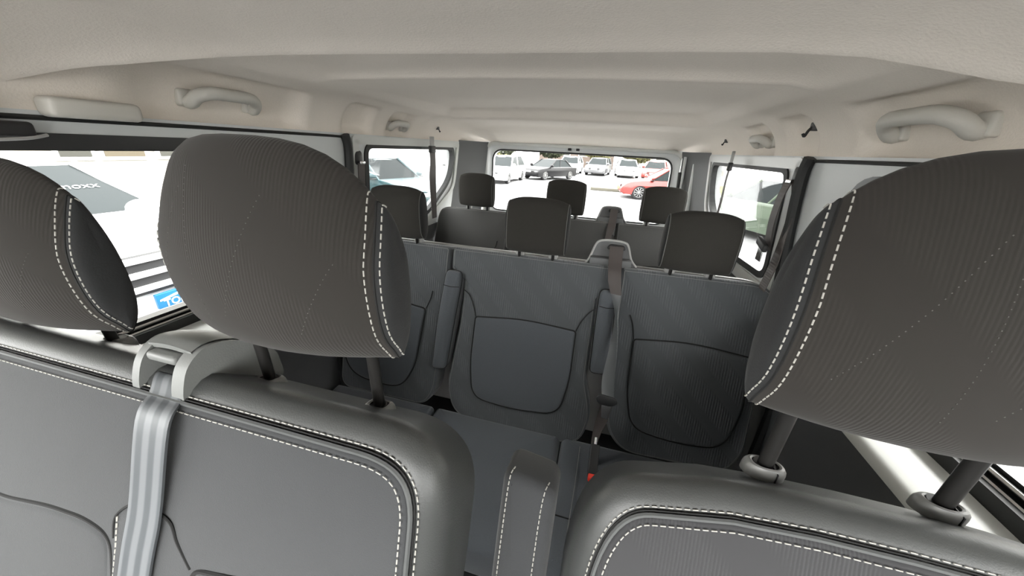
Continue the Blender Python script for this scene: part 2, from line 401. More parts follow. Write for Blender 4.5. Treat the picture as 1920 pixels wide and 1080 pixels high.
# rear doors
RT = lambda x, z, h: (x, 2.78+h+(-z)*.06, z)
RW = [(-.885, -.022, .08), (.425, -.022, .08), (.445, -.48, .06), (-.895, -.48, .06)]
P = resample(roundpoly(RW), .03)
mb = MB(); holed(mb, [Vector((-1.12, .25)), Vector((.67, .25)), Vector((.74, FL)), Vector((-1.19, FL))], [P], RT, .04)
struct(mb.build('wall_rear', M['paint'], smooth=False), 'pale painted rear door inner panel')
mb = MB(); PO = resample(roundpoly([(-.955, .028, .10), (.495, .028, .10), (.52, -.60, .06), (-.975, -.60, .06)]), .025)
tube(mb, [RT(p.x, p.y, -.012) for p in PO], .014, 8, closed=True)
struct(mb.build('trim_13', M['sill']), 'raised rim of the rear door opening')
mb = MB(); tube(mb, [RT(p.x, p.y, -.004) for p in inset(P, -.004)], .006, 6, closed=True)
wr = struct(mb.build('window_1', M['rubber']), 'wide rear door window above the last seat row')
g = MB(); prism(g, inset(P, -.01), lambda x, z, h: RT(x, z, h+.012), .004); g.build('pane', M['glass'], smooth=False).parent = wr
mb = MB()
for x in (-.295, -.235): box(mb, x-.012, x+.012, 2.755, 2.785, .0, .018, .004)
struct(mb.build('trim_14', M['black']), 'pair of small black buffers above the rear window')
# D pillars
for sg, nm in ((-1, 15), (1, 16)):
    mb = MB(); a = XC+sg*.815; b = XC+sg*.70
    pts = [(a, 2.36), (XC+sg*.80, 2.42), (XC+sg*.755, 2.60), (b, 2.76)]
    zs = [.03, 0, -.2, -.5, -.9, FL]; vs = []; fs = []
    for z in zs:
        for x, y in pts: vs.append((x+sg*(-z)*.10, y, z))
    m_ = len(pts)
    for i in range(len(zs)-1):
        for j in range(m_-1): fs.append((i*m_+j, i*m_+j+1, (i+1)*m_+j+1, (i+1)*m_+j))
    mb.add(vs, fs); struct(mb.build('trim_%d' % nm, M['grey_trim'], sharp=20), 'dark grey rear corner pillar lining')
mb = MB()
tube(mb, [(.545, 2.62, -.03), (.565, 2.60, -.5)], .018, 10); tube(mb, [(.49, 2.70, .0), (.51, 2.68, -.5)], .010, 10)
struct(mb.build('trim_17', M['paint']), 'pale vertical edge of the right rear pillar')
st = empty('gas_strut', (.475, 2.70, -.10), 'slim black strut beside the right edge of the rear window', 'strut')
mb = MB(); tube(mb, [(0, 0, 0), (.01, -.01, -.14)], .012, 10); mb.build('cylinder', M['black'], st)
mb = MB(); tube(mb, [(0, 0, 0), (-.004, .004, .09)], .005, 8); mb.build('rod', M['chrome'], st)
# front end, behind the camera: windscreen opening, dashboard
mb = MB(); box(mb, XC-.9, XC+.9, -1.35, -.75, -1.2, -.62, .06)
struct(mb.build('trim_18', M['darkplastic']), 'dark dashboard top')
mb = MB(); box(mb, XC-.93, XC+.93, -1.36, -1.30, FL, -.6)
struct(mb.build('wall_front', M['grey_trim'], smooth=False), 'front bulkhead under the windscreen')
mb = MB(); mb.add([(XC-.88, -.5, .10), (XC+.88, -.5, .10), (XC+.9, -1.33, -.6), (XC-.9, -1.33, -.6)], [(0, 1, 2, 3)])
struct(mb.build('window_8', M['glass'], smooth=False), 'windscreen')

# ------------------------------------------------------------------ grab handles, lamps, hooks in the roof rail
def rail(sg, y, u):   # point on the side rail
    return Vector(ceil_pt(sg*(.72+.28*u), y))
def grab_handle(sg, yc, L, dep, label):
    c = rail(sg, yc, .80); o = empty('grab_handle', c, label, 'grab handle', 'grab handles on the roof rails')
    inw = Vector((-sg*.80, 0, -.60)); h = L/2; up = Vector((-sg*.020, 0, .030))*(L/.12)**.5
    pts = cr([c+Vector((0, -h, 0))-inw*.02, c+Vector((0, -h, 0))+inw*dep*.5, c+Vector((0, -h*.92, 0))+inw*dep*.8+up*.6, c+Vector((0, -h*.6, 0))+inw*dep+up, c+inw*dep*1.05+up*1.05,
              c+Vector((0, h*.6, 0))+inw*dep+up, c+Vector((0, h*.92, 0))+inw*dep*.8+up*.6, c+Vector((0, h, 0))+inw*dep*.5, c+Vector((0, h, 0))-inw*.02], 6)
    mb = MB(); tube(mb, pts, .012+.02*L, 12); off(mb, c); mb.build('grip', M['trim'], o)
    for s in (-1, 1):
        mb = MB(); q = c+Vector((0, s*h, 0)); box(mb, -.014, .014, -.020, .020, -.020, .020, .007, T=lambda x, y, z: q+Vector((x, y, z))); off(mb, c)
        mb.build('mount', M['trim'], o)
grab_handle(-1, .90, .17, .035, 'pale grab handle on the left roof rail above the big side window')
grab_handle(-1, 1.665, .12, .032, 'small pale grab handle above the left rear quarter window')
grab_handle(1, .93, .19, .035, 'pale grab handle on the right roof rail above the driver headrest')
grab_handle(1, 1.69, .12, .032, 'small pale grab handle above the right rear quarter window')
def hook(sg, y, u, s, label):
    c = rail(sg, y, u); o = empty('coat_hook', c, label, 'hook'); inw = Vector((-sg*.8, 0, -.6))
    mb = MB(); box(mb, -.01, .01, -.012*s, .012*s, -.012*s, .012*s, .003); mb.build('base', M['grey_trim'], o)
    mb = MB(); tube(mb, cr([(0, 0, .006), inw*.018*s, inw*.026*s+Vector((0, 0, -.012*s)), inw*.034*s], 5), .004*s, 8); mb.build('prong', M['black'], o)
hook(1, 1.33, .62, 1.0, 'dark coat hook in its pocket on the right roof rail')
hook(-1, 2.05, .62, .7, 'tiny dark hook on the left rail behind the rear grab handle')
hook(1, 2.1, .62, .7, 'tiny dark hook on the right rail behind the rear grab handle')
# pale visor-like boxes by the left pillar
def trim_box(name, x0, x1, y0, y1, z0, z1, label, cat, m='trim', b=.01):
    mb = MB(); box(mb, x0, x1, y0, y1, z0, z1, b); return tag(mb.build(name, M[m]), label, cat)

trim_box('pillar_cover', XC-.80, XC-.755, .46, .60, .010, .045, 'pale rounded cover block on the roof rail above the left pillar', 'trim cover')

# ------------------------------------------------------------------ seats
def plane(Y0, Z0, deg):
    s, c = sin(radians(deg)), cos(radians(deg))
    return lambda u, v, h: Vector((u, Y0+v*s-h*c, Z0+v*c+h*s))
def ribbon(pts, widths, th=.0012, sub=6):
    """webbing: centre points, half-width vectors; returns a mesh object builder with across-UV"""
    C = cr(pts, sub); Wd = cr(widths, sub); n = len(C); vs = []; fs = []
    for i in range(n):
        t = (C[min(i+1, n-1)]-C[max(i-1, 0)]).normalized(); nr = t.cross(Wd[i]); nr = nr.normalized()*th if nr.length > 1e-9 else Vector((0, -th, 0))
        for k in range(9):
            s = -1+k/4; vs += [C[i]+Wd[i]*s+nr, C[i]+Wd[i]*s-nr]
    for i in range(n-1):
        for k in range(8):
            a = i*18+k*2; b = a+18
            fs += [(a, a+2, b+2, b), (a+1, b+1, b+3, a+3)]
        fs += [(i*18, i*18+18, i*18+19, i*18+1), (i*18+16, i*18+17, i*18+35, i*18+34)]
    return vs, fs
def ribbon_obj(name, pts, widths, m, parent=None, o=None, th=.0012, sub=6):
    vs, fs = ribbon(pts, widths, th, sub); mb = MB(); mb.add(vs, fs)
    if o is not None: off(mb, o)
    ob = mb.build(name, m, parent, fix=False)
    me = ob.data; uv = me.uv_layers.new(name='across')
    for l in me.loops: uv.data[l.index].uv = (((l.vertex_index//2) % 9)/8, 0)
    return ob
HP = [(.003, 0), (-.020, .010), (-.038, .036), (-.045, .075), (-.043, .115), (-.034, .155), (-.024, .185), (-.012, .200), (0, .203),
      (.010, .196), (.016, .17), (.022, .12), (.026, .07), (.024, .032), (.015, .008)]
def headrest(seat, o, c, w, prof=HP, sc=1.0, sz=1.0, mf='hr_front', ms='hr_side', stitch=True, taper=(.14, .02), post_dy=.006, spacing=.15, post_len=.07, post_r=.006, dome=.010, lab=None, arch=.024, curv=.031, xt=.07, px=0):
    """soft head restraint on two posts; c = bottom centre; front towards -Y"""
    P = cr([(0, y*sc, z*sc) for y, z in [(a, b*sz) for a, b in prof]], 4, closed=True); cy = sum(p.y for p in P)/len(P); cz = (max(p.z for p in P)+min(p.z for p in P))/2; K = len(P)
    def S(s, k, scale=1, push=0):
        p = P[k % K]; e = abs(s)
        kt = 1-taper[0]*e**5; kb = 1-taper[1]*e**4; ky = 1-.10*e**6
        a1 = scale**1.0; z = cz+(p.z-cz)*(kt if p.z > cz else kb)*scale; y = cy+(p.y-cy)*ky*scale+curv*e**2.2*(.675+a1*(.65*sm(-.022, .022, cy-p.y)-.325))
        z -= arch*e**3*max(0, (p.z-cz)/cz)*a1
        return Vector((c[0]+s*w/2*(1-xt*a1*max(0, (p.z-cz)/cz)**2)+push*(1 if s > 0 else -1), c[1]+y, c[2]+z))
    st = [-1, -.985, -.95, -.88, -.78, -.65, -.5, -.33, -.16, 0, .16, .33, .5, .65, .78, .88, .95, .985, 1]
    mb = MB(); vs = [S(s, k) for s in st for k in range(K)]
    mb.add(vs, [(i*K+k, i*K+(k+1) % K, (i+1)*K+(k+1) % K, (i+1)*K+k) for i in range(len(st)-1) for k in range(K)])
    off(mb, o); h = mb.build('headrest', M[mf], seat, sharp=60)
    if lab: h['label'] = lab
    for sg in (-1, 1):
        rings = [(1, 0), (.985, .0015), (.955, .0045), (.88, dome*.75), (.72, dome), (.5, dome*1.12), (.25, dome*1.18)]
        mb = MB(); vs = [S(sg, k, a, b) for a, b in rings for k in range(K)]; vs.append(S(sg, 0, 0, dome*1.2))
        fs = [(i*K+k, i*K+(k+1) % K, (i+1)*K+(k+1) % K, (i+1)*K+k) for i in range(len(rings)-1) for k in range(K)]
        fs += [((len(rings)-1)*K+k, (len(rings)-1)*K+(k+1) % K, len(vs)-1) for k in range(K)]
        mb.add(vs, fs); off(mb, o); mb.build('side_panel', M[ms], h)
        if stitch:
            mb = MB(); m_ = MB()
            ks = list(range(int(K*.0), int(K*.62)))
            a = [S(sg*.955, k)+(S(sg*.955, k)-Vector((c[0]+sg*w/2, c[1]+cy, c[2]+cz))).normalized()*.0008 for k in ks]
            b = [S(sg, k, .955, .0045+.0007) for k in ks]
            stitches(mb, a, .0048, .0026, .00068); stitches(mb, b, .0048, .0026, .00068); off(mb, o)
            mb.build('stitching', M['thread'], h)
            tube(m_, [S(sg*1.0, k) for k in range(K)], .0011, 5, closed=True); off(m_, o); m_.build('seam', M['groove'], h)
            if sg > 0:        # faint dotted zigzag woven into the face
                for (s0, k0), (s1, k1) in (((-.78, 10), (-.36, 21)), ((-.30, 23), (-.27, 9)), ((-.08, 10), (.36, 21)), ((.50, 9), (.80, 16))):
                    ln = []
                    for q in range(25):
                        f = q/24; kk = k0+(k1-k0)*f; ki = int(kk); p_ = S(s0+(s1-s0)*f, ki).lerp(S(s0+(s1-s0)*f, ki+1), kk-ki); ln.append(p_+Vector((0, -.0001, 0)))
                    mb = MB(); stitches(mb, ln, .0008, .0040, .00034); off(mb, o); mb.build('woven_dots', M['thread_faint'], h)
        else:
            m_ = MB(); tube(m_, [S(sg*1.0, k, 1.0) for k in range(K)], .0016, 5, closed=True); off(m_, o); m_.build('seam', M['hr2side'], h)
    for sg in (-1, 1):
        q = Vector((c[0]+px+sg*spacing/2, c[1]+post_dy, c[2]))
        mb = MB(); tube(mb, [q+Vector((0, -.004, .03)), q+Vector((0, 0, 0)), q+Vector((0, .003, -post_len))], post_r, 14); off(mb, o)
        mb.build('post', M['post'], h)
    return h
def guide(seat, o, c, r=.0125, squ=.6, m='guide', tilt=14):
    mb = MB(); N = 40; t = radians(tilt); rings = [(.62, .0105), (.72, .0115), (.86, .0105), (.97, .007), (1.0, .003), (1.0, -.004)]; vs = []
    for a, h in rings:
        for k in range(N):
            an = 2*pi*k/N; e = 2/ (2+squ*3); x = r*1.25*a*math.copysign(abs(cos(an))**e, cos(an)); y = r*a*math.copysign(abs(sin(an))**e, sin(an))
            vs.append(Vector((c[0]+x, c[1]+y*cos(t)+h*sin(t)*-.2, c[2]+h-y*sin(t)*.9)))
    fs = [(i*N+k, i*N+(k+1) % N, (i+1)*N+(k+1) % N, (i+1)*N+k) for i in range(len(rings)-1) for k in range(N)]
    mb.add(vs, fs); off(mb, o); g = mb.build('headrest_guide', M[m], seat)
    mb = MB(); tube(mb, [(c[0], c[1], c[2]+.004), (c[0], c[1], c[2]+.0092)], r*.66, 20); off(mb, o); mb.build('socket', M['black'], g)
    mb = MB(); box(mb, c[0]+r*.35, c[0]+r*.42, c[1]-r*1.0, c[1]-r*.3, c[2]+.0, c[2]+.0118); off(mb, o); mb.build('release_button_line', M['black'], g)
    return g
def face_path(T, P, h): return [T(p.x, p.y, h) for p in P]
def plane_k(Y0, Z0, deg, k):          # as plane(), but the top of the slab slopes down towards its back
    T = plane(Y0, Z0, deg)
    return lambda u, v, h: T(u, v, h)+Vector((0, 0, k*min(0, h+.02)*(1 if v > -.12 else 0 if v < -.3 else (v+.3)/.18)))
def front_seat(name, loc, label, x0, x1, Y0, Z0, deg, rL, rR, arch=0.0, vb=-.62, panel='seat_front', cat='seat'):
    o = Vector(loc); e = empty(name, loc, label, cat); T = plane_k(Y0, Z0, deg, .48)
    top = [Vector((x0+(x1-x0)*k/8, -arch*(abs(k/4-1)**2.5))) for k in range(9)]
    pts = [(x0+.02, vb, .03)]+[(x0, top[0].y-.38, .03)]+[(x0+.0, top[0].y, rL)]+[(p.x, p.y, .0) for p in top[2:7]]+[(x1, top[-1].y, rR), (x1, top[-1].y-.38, .03), (x1-.02, vb, .03)]
    P = resample(roundpoly(pts, 12), .010)
    mb = MB(); pillow(mb, P, T, .125, .034, .004, step=.010, cen=((x0+x1)/2, -.25)); off(mb, o); b = mb.build('backrest', M['vinyl'], e)
    b['label'] = 'dark leather-look backrest shell with grey fabric face'
    mb = MB(); pillow(mb, inset(P, .027), lambda u, v, h: T(u, v, h+.0045), .012, .005, .012, step=.010, cen=((x0+x1)/2, -.30)); off(mb, o)
    f = mb.build('fabric_face', M[panel], b)
    mb = MB(); Q = inset(P, .0255); tube(mb, face_path(T, Q, .0022), .0024, 6, closed=True); off(mb, o); mb.build('piping', M['piping'], b)
    mb = MB(); stitches(mb, face_path(T, inset(P, .0200)+inset(P, .0200)[:1], -.0018), .0048, .0024, .00068)
    stitches(mb, face_path(T, inset(P, .0325)+inset(P, .0325)[:1], .0066), .0048, .0024, .00068); off(mb, o); mb.build('stitching', M['thread'], b)
    mb = MB(); tube(mb, face_path(T, inset(P, .0225), .0000), .0010, 5, closed=True); off(mb, o); mb.build('seam', M['groove'], b)
    # cushion and base, mostly below the picture
    mb = MB(); box(mb, x0+.01, x1-.01, Y0-.56, Y0-.10, FL+.28, FL+.46, .045); off(mb, o); mb.build('seat_cushion', M[panel], e)
    mb = MB(); box(mb, x0+.04, x1-.04, Y0-.50, Y0-.06, FL, FL+.28, .01); off(mb, o); mb.build('seat_base', M['darkplastic'], e)
    return e, o, T, b, P
# passenger bench -----------------------------------------------------
e, o, T, b, P = front_seat('front_passenger_bench', (-.55, .10, FL), 'two-place front passenger bench with grey fabric faces and a seat belt over the middle', -.965, -.096, .198, -.231, 16, .16, .080, vb=-.62)
def groove(T, pts, h=.0145, r=.0016, m='groove', name='seam', par=None, oo=None):
    mb = MB(); tube(mb, cr([T(u, v, h) for u, v in pts], 8), r, 6); off(mb, oo); return mb.build(name, M[m], par)
for pl, h in (([(-.95, -.24), (-.86, -.212), (-.77, -.203), (-.69, -.205), (-.608, -.193), (-.542, -.190), (-.50, -.200), (-.498, -.25), (-.50, -.6), (-.94, -.6)], 0),
              ([(-.381, -.199), (-.319, -.190), (-.24, -.180), (-.17, -.20), (-.15, -.3), (-.15, -.6), (-.375, -.6)], 0)):
    pl = [(u*.93+.004, v*.95) for u, v in pl]; mb = MB(); pillow(mb, roundpoly([(u, v, .02) for u, v in pl]), lambda u, v, h: T(u, v, h+.0165), .014, .010, .006, back=False, step=.012); off(mb, o); mb.build('lumbar_pad', M['seat_front'], b)
    mb = MB(); tube(mb, [T(p.x, p.y, .0142) for p in resample(roundpoly([(u, v, .02) for u, v in pl]), .012)], .0022, 6, closed=True); off(mb, o); mb.build('seam', M['groove'], b)
groove(T, [(-.458, -.190), (-.454, -.163), (-.428, -.141), (-.41, -.138), (-.379, -.146), (-.368, -.166), (-.350, -.190)], .0142, .0014, par=b, oo=o)
mb = MB(); stitches(mb, [T(-.452, -.163, .0145), T(-.454, -.20, .015), (T(-.459, -.249, .0155)), T(-.47, -.45, .016)], .0055, .0022, .0009); off(mb, o); mb.build('stitching', M['thread'], b)
headrest(e, o, (-.288, .238, -.198), .232, sz=.97, spacing=.147, px=.010, arch=.032, post_dy=.018, post_len=.075, lab='centre front headrest with ribbed fabric face')
headrest(e, o, (-.695, .243, -.248), .250, sz=1.05, spacing=.158, post_dy=.016, post_len=.045, lab='outer passenger headrest')
for x in (-.3515, -.2045): guide(e, o, (x, .259, -.2755), .0120, .75)
for x in (-.776, -.619): guide(e, o, (x, .268, -.279), .0125, .75)
# side seam of the bench's right flank
mb = MB(); tube(mb, [T(-.0982, -.10, -.075), T(-.0982, -.15, -.055), T(-.0982, -.20, -.038), T(-.0995, -.24, -.022)], .0009, 5); off(mb, o); mb.build('seam', M['thread_dim'], b)
# belt guide: moulded tunnel between the two places
bg_ = tag(MB().build('belt_guide', M['beltcover'], e, smooth=False), None)
bpy.data.objects.remove(bg_)
prof = [(.196, -.272), (.190, -.258), (.193, -.240), (.203, -.220), (.222, -.209), (.245, -.214), (.270, -.229), (.290, -.248), (.298, -.270), (.29, -.30), (.20, -.29)]
mb = MB()
for x0, x1 in ((-.451, -.441), (-.396, -.380)):
    W_ = lambda y, z, h, x0=x0, x1=x1: (x0+h*(x1-x0)+0, y, z)
    prism(mb, cr([(y, z, 0) for y, z in prof], 5, closed=True), W_, 1)
roof = cr([(0, y, z) for y, z in [(.212, -.2105), (.226, -.2075), (.245, -.2125), (.270, -.2275), (.290, -.2465), (.298, -.270)]], 6)
vs = []; fs = []; n = 9
for p in roof:
    for k in range(n):
        s = k/(n-1); x = -.446+s*(.060); vs.append((x, p.y, p.z+.003*sin(pi*s)))
for i in range(len(roof)-1):
    for k in range(n-1): fs.append((i*n+k, i*n+k+1, (i+1)*n+k+1, (i+1)*n+k))
nv = len(vs); vs += [(x, y+.001, z-.006) for x, y, z in vs]; fs += [tuple(i+nv for i in f)[::-1] for f in fs]
fs += [(k, k+1, nv+k+1, nv+k) for k in range(n-1)]
mb.add(vs, fs); off(mb, o); gd = mb.build('belt_guide', M['beltcover'], e, sharp=50); gd['label'] = 'pale grey plastic belt guide hump'
mb = MB(); box(mb, -.440, -.400, .203, .218, -.226, -.2155, .004); off(mb, o); mb.build('guide_lip', M['beltcover'], gd)
mb = MB(); box(mb, -.444, -.394, .221, .228, -.30, -.219, .001); off(mb, o); mb.build('guide_shade_plate', M['black'], gd)  # black plate standing in for the shadow inside the tunnel mouth
mb = MB(); box(mb, -.444, -.392, .236, .285, -.285, -.232, .002); off(mb, o); mb.build('guide_shade_block', M['black'], gd)  # black filler block: shade of the tunnel's inside put in as colour
X = Vector
sb = ribbon_obj('seat_belt', [X((-.419, .219, -.262)), X((-.418, .214, -.248)), X((-.414, .204, -.243)), X((-.404, .189, -.254)), T(-.396, -.045, .018), T(-.406, -.14, .018), T(-.420, -.22, .019), T(-.450, -.45, .021), T(-.47, -.60, .022)],
                [X((.0215, 0, 0))]*4+[X((.0215, 0, 0))]*5, M['webbing'])
tag(sb, 'wide light grey striped seat belt running down the front bench from its guide', 'seat belt')
# driver seat ----------------------------------------------------------
e, o, T, b, P = front_seat('driver_seat', (.30, .17, FL), 'driver seat at lower right with double-stitched fabric face and its own folded armrest', .014, .560, .270, -.274, 16, .14, .085, arch=.034, panel='seat_rib')
headrest(e, o, (.292, .312, -.222), .252, sc=1.03, sz=1.14, spacing=.150, px=-.015, post_dy=.016, post_len=.10, post_r=.0070, lab='driver headrest with ribbed fabric face')
for x in (.202, .352): guide(e, o, (x, .331, -.303), .0155, .1)
# armrest folded up along the inner side of the driver's backrest
A = plane(.315, -.385, 16)
ax0, ax1 = -.076, -.004
mb = MB(); Pa = resample(roundpoly([(ax0, -.42, .02), (ax0, .0, .018), (ax1, -.010, .018), (ax1, -.42, .02)]), .008)
pillow(mb, Pa, A, .075, .014, .004, step=.008, cen=(-.04, -.2)); off(mb, o); ar = mb.build('armrest', M['seat_front'], e); ar['label'] = 'upright padded armrest with light stitching along both edges'
mb = MB()
stitches(mb, cr([A(ax0+.013, .0, -.016), A(ax0+.010, -.006, -.002), A(ax0+.009, -.05, .0015), A(ax0+.009, -.2, .002), A(ax0+.009, -.4, .002)], 8), .0050, .0024, .0008); off(mb, o); mb.build('stitching', M['thread'], ar); mb = MB()
stitches(mb, cr([A(ax1-.012, -.008, -.014), A(ax1-.016, -.016, -.0008), A(ax1-.018, -.06, .002), A(ax1-.018, -.2, .0025), A(ax1-.018, -.4, .0025)], 8), .0050, .0024, .0008)
off(mb, o); mb.build('stitching', M['thread'], ar)

# rear benches -----------------------------------------------------------
HP2 = [(.004, 0), (-.018, .006), (-.034, .030), (-.040, .080), (-.040, .130), (-.034, .170), (-.020, .196), (-.004, .205), (.014, .198),
       (.026, .170), (.032, .12), (.034, .07), (.032, .030), (.020, .006)]
def bench(dy, label, row):
    o = Vector((XC, 1.0+dy, FL)); e = empty('rear_bench', o, label, 'bench seat')
    T = plane(1.25+dy, -.38, 14); fab = M['fabric2'] if row == 2 else M['fabric3']; fp = M['fabric2p'] if row == 2 else M['fabric3']
    def slab(pts, cen, name='backrest', m=None):
        P = resample(roundpoly(pts), .014); mb = MB(); pillow(mb, P, T, .10, .014, .010, step=.014, cen=cen); off(mb, o)
        return mb.build(name, m or fab, e), P
    left, PL = slab([(-1.055, -.03, .06), (-1.055, 0, .0), (-.567, 0, .018), (-.570, -.30, .03), (-.585, -.62, .05), (-.63, -.70, .05), (-1.055, -.70, .06)] if row == 2 else
                    [(-1.075, -.25, .05), (-1.055, -.03, .07), (-1.0, 0, .03), (-.567, 0, .018), (-.570, -.30, .03), (-.585, -.62, .05), (-.63, -.70, .05), (-1.075, -.70, .06)], (-.83, -.35))
    cen, PC = slab([(-.558, 0, .018), (.091, 0, .012), (.091, -.083, .006), (.028, -.088, .012), (.030, -.44, .03), (.070, -.58, .05), (.045, -.705, .07), (-.05, -.726, .05), (-.37, -.735, .05), (-.50, -.70, .08),
                    (-.535, -.58, .05), (-.500, -.30, .05), (-.497, -.094, .012), (-.556, -.088, .006)], (-.235, -.35))
    right, PR = slab([(.099, 0, .012), (.56, .003, .05), (.605, -.05, .05), (.605, -.60, .05), (.56, -.69, .06), (.20, -.70, .06), (.13, -.62, .05), (.105, -.4, .03)], (.35, -.35))
    # lower pads with a dark gap round them
    pads = [(left, [(-1.02, -.262, .02), (-.83, -.245, .06), (-.652, -.268, .015), (-.680, -.52, .05), (-.735, -.63, .06), (-.83, -.640, .05), (-.98, -.625, .08), (-1.035, -.54, .05)]),
            (cen, [(-.432, -.266, .012), (-.235, -.244, .08), (-.032, -.258, .012), (-.030, -.45, .05), (-.055, -.600, .06), (-.235, -.622, .08), (-.415, -.606, .06), (-.436, -.45, .05)]),
            (right, [(.176, -.251, .012), (.36, -.230, .08), (.560, -.250, .015), (.566, -.45, .05), (.530, -.595, .06), (.37, -.612, .08), (.215, -.590, .06), (.182, -.45, .05)])]
    for par, pl in pads:
        P = resample(roundpoly(pl), .012); uc = sum(p.x for p in P)/len(P)
        mb = MB(); pillow(mb, P, lambda u, v, h: T(u, v, h+.013), .015, .010, .006, back=False, step=.012, cen=(uc, -.43)); off(mb, o); mb.build('lumbar_pad', fp if par != right else fab, par)
        mb = MB(); tube(mb, [T(p.x, p.y, .0085) for p in P], .0030, 6, closed=True); off(mb, o); mb.build('seam', M['groove'], par)
    # shoulder seams running up from each pad
    for par, pts in ((left, [(-.652, -.268), (-.635, -.225), (-.628, -.19)]), (cen, [(-.432, -.266), (-.445, -.225), (-.465, -.185), (-.49, -.165)]),
                     (cen, [(-.032, -.258), (-.020, -.225), (.000, -.19), (.022, -.165)]), (right, [(.176, -.251), (.165, -.20), (.150, -.165)])):
        groove(T, pts, .0062, .0020, par=par, oo=o)
    # thin stitched piping near the edges
    for par, P in ((left, PL), (cen, PC), (right, PR)):
        Q = inset(P, .010); mb = MB(); tube(mb, [T(p.x, p.y, -.0012) for p in Q], .0010, 5, closed=True); off(mb, o); mb.build('piping', M['thread_dim'], par)
    # plastic back shell whose rim shows along the top
    mb = MB(); pillow(mb, roundpoly([(-1.05 if row == 2 else -1.0, .006, .03), (.56, .009, .05), (.605, -.03, .05), (.605, -.69, .06), (-1.05, -.69, .06)]), lambda u, v, h: T(u, v, h-.085), .035, .008, 0, step=.03, cen=(-.23, -.35)); off(mb, o)
    s_ = mb.build('back_shell', M['backshell'], e); s_['label'] = 'pale plastic rim along the top of the bench back'
    # folded armrests (second row) in their slots
    if row == 2:
        for pl in ([(-.572, -.108, .012), (-.562, -.092, .015), (-.505, -.094, .016), (-.503, -.14, .02), (-.520, -.30, .03), (-.538, -.505, .02), (-.600, -.515, .02), (-.592, -.30, .03)],
                   [(.034, -.100, .012), (.044, -.085, .016), (.090, -.086, .018), (.096, -.20, .03), (.104, -.40, .02), (.040, -.405, .02), (.036, -.28, .03)]):
            P = resample(roundpoly(pl), .010); uc = sum(p.x for p in P)/len(P); vc = sum(p.y for p in P)/len(P)
            mb = MB(); pillow(mb, P, lambda u, v, h: T(u, v, h+.022), .075, .012, .004, step=.010, cen=(uc, vc)); off(mb, o); ar = mb.build('armrest', M['fabric2p'], e)
            mb = MB(); tube(mb, [T(p.x, p.y, .0105) for p in inset(P, -.001)], .0018, 5, closed=True); off(mb, o); mb.build('seam', M['groove'], ar)
            vq = max(p.y for p in P)-.062; us = [p.x for p in P if abs(p.y-vq) < .03]
            mb = MB(); tube(mb, [T(min(us)+.004, vq, .0235), T((min(us)+max(us))/2, vq-.003, .027), T(max(us)-.004, vq, .0235)], .0014, 5); off(mb, o); mb.build('seam', M['groove'], ar)
    # headrests
    for x, lb in ((-.785, 'left'), (XC+.005, 'centre'), (.325, 'right')):
        headrest(e, o, (x, 1.235+dy, -.362), .215, HP2, 1.0, 1.0, 'hr2', 'hr_side' if row == 2 else 'hr2', False, (.02, .04), post_dy=.02, spacing=.13, post_len=.06, dome=.008, arch=.016, curv=.010, xt=0)
        for s in (-.065, .065):
            mb = MB(); box(mb, x+s-.016, x+s+.016, 1.262+dy, 1.29+dy, -.385, -.365, .004); off(mb, o); mb.build('headrest_guide', M['backshell'], e)
    # belt tower
    mb = MB(); ol = [(-.038, -.004), (-.022, .02), (-.006, .070), (.010, .088), (.050, .093), (.096, .090), (.112, .076), (.128, .03), (.150, .004)]
    box(mb, -.02, .13, 1.27+dy, 1.31+dy, -.39, -.36, .004)
    prism(mb, [Vector(p) for p in [(-.03, -.03)]+ol+[(.15, -.03)]], lambda u, v, h: T(u, v, h-.045), -.02); off(mb, o); tw = mb.build('belt_tower', M['grey_trim'], e, sharp=40)
    mb = MB(); tube(mb, cr([T(u, v, -.043) for u, v in ol], 5), .0045, 8); off(mb, o); mb.build('tower_rim', M['backshell'], tw)
    mb = MB(); pillow(mb, roundpoly([(.035, .060, .01), (.045, .080, .01), (.098, .078, .01), (.105, .06, .01)]), lambda u, v, h: T(u, v, h-.036), .01, .003, .001, step=.01); off(mb, o); mb.build('belt_slot', M['black'], tw)
    # cushions and base
    for x0, x1 in ((-1.08, -.585), (-.575, -.034), (-.028, .60)):
        mb = MB(); P = resample(roundpoly([(x0, .60+dy, .04), (x1, .60+dy, .04), (x1, 1.10+dy, .02), (x0, 1.10+dy, .02)]), .02)
        pillow(mb, P, lambda u, v, h: Vector((u, v, -1.055+h)), .15, .03, .010, step=.02); off(mb, o); cu = mb.build('seat_cushion', fp, e)
        mb = MB(); tube(mb, [(x0+.02, .76+dy, -1.0535), ((x0+x1)/2, .75+dy, -1.049), (x1-.02, .76+dy, -1.0535)], .0022, 5); off(mb, o); mb.build('seam', M['groove'], cu)
        if x0 > -.1:
            mb = MB(); tube(mb, cr([(.045, 1.05+dy, -1.048), (.040, .85+dy, -1.046), (.034, .72+dy, -1.047), (.03, .62+dy, -1.058)], 6), .0012, 5); off(mb, o); mb.build('piping', M['thread_dim'], cu)
    mb = MB(); box(mb, -1.06, .58, .66+dy, 1.06+dy, -1.24, -1.17, .01)
    for x in (-1.0, -.5, 0, .5): box(mb, x-.02, x+.02, .70+dy, 1.02+dy, FL, -1.2, .004)
    off(mb, o); mb.build('seat_base', M['darkplastic'], e)
    return e, o, T
e2, o2, T2 = bench(0, 'second-row bench for three with folded armrests between its grey backrests', 2)
e3, o3, T3 = bench(.90, 'rearmost bench under the rear window, behind the second row', 3)

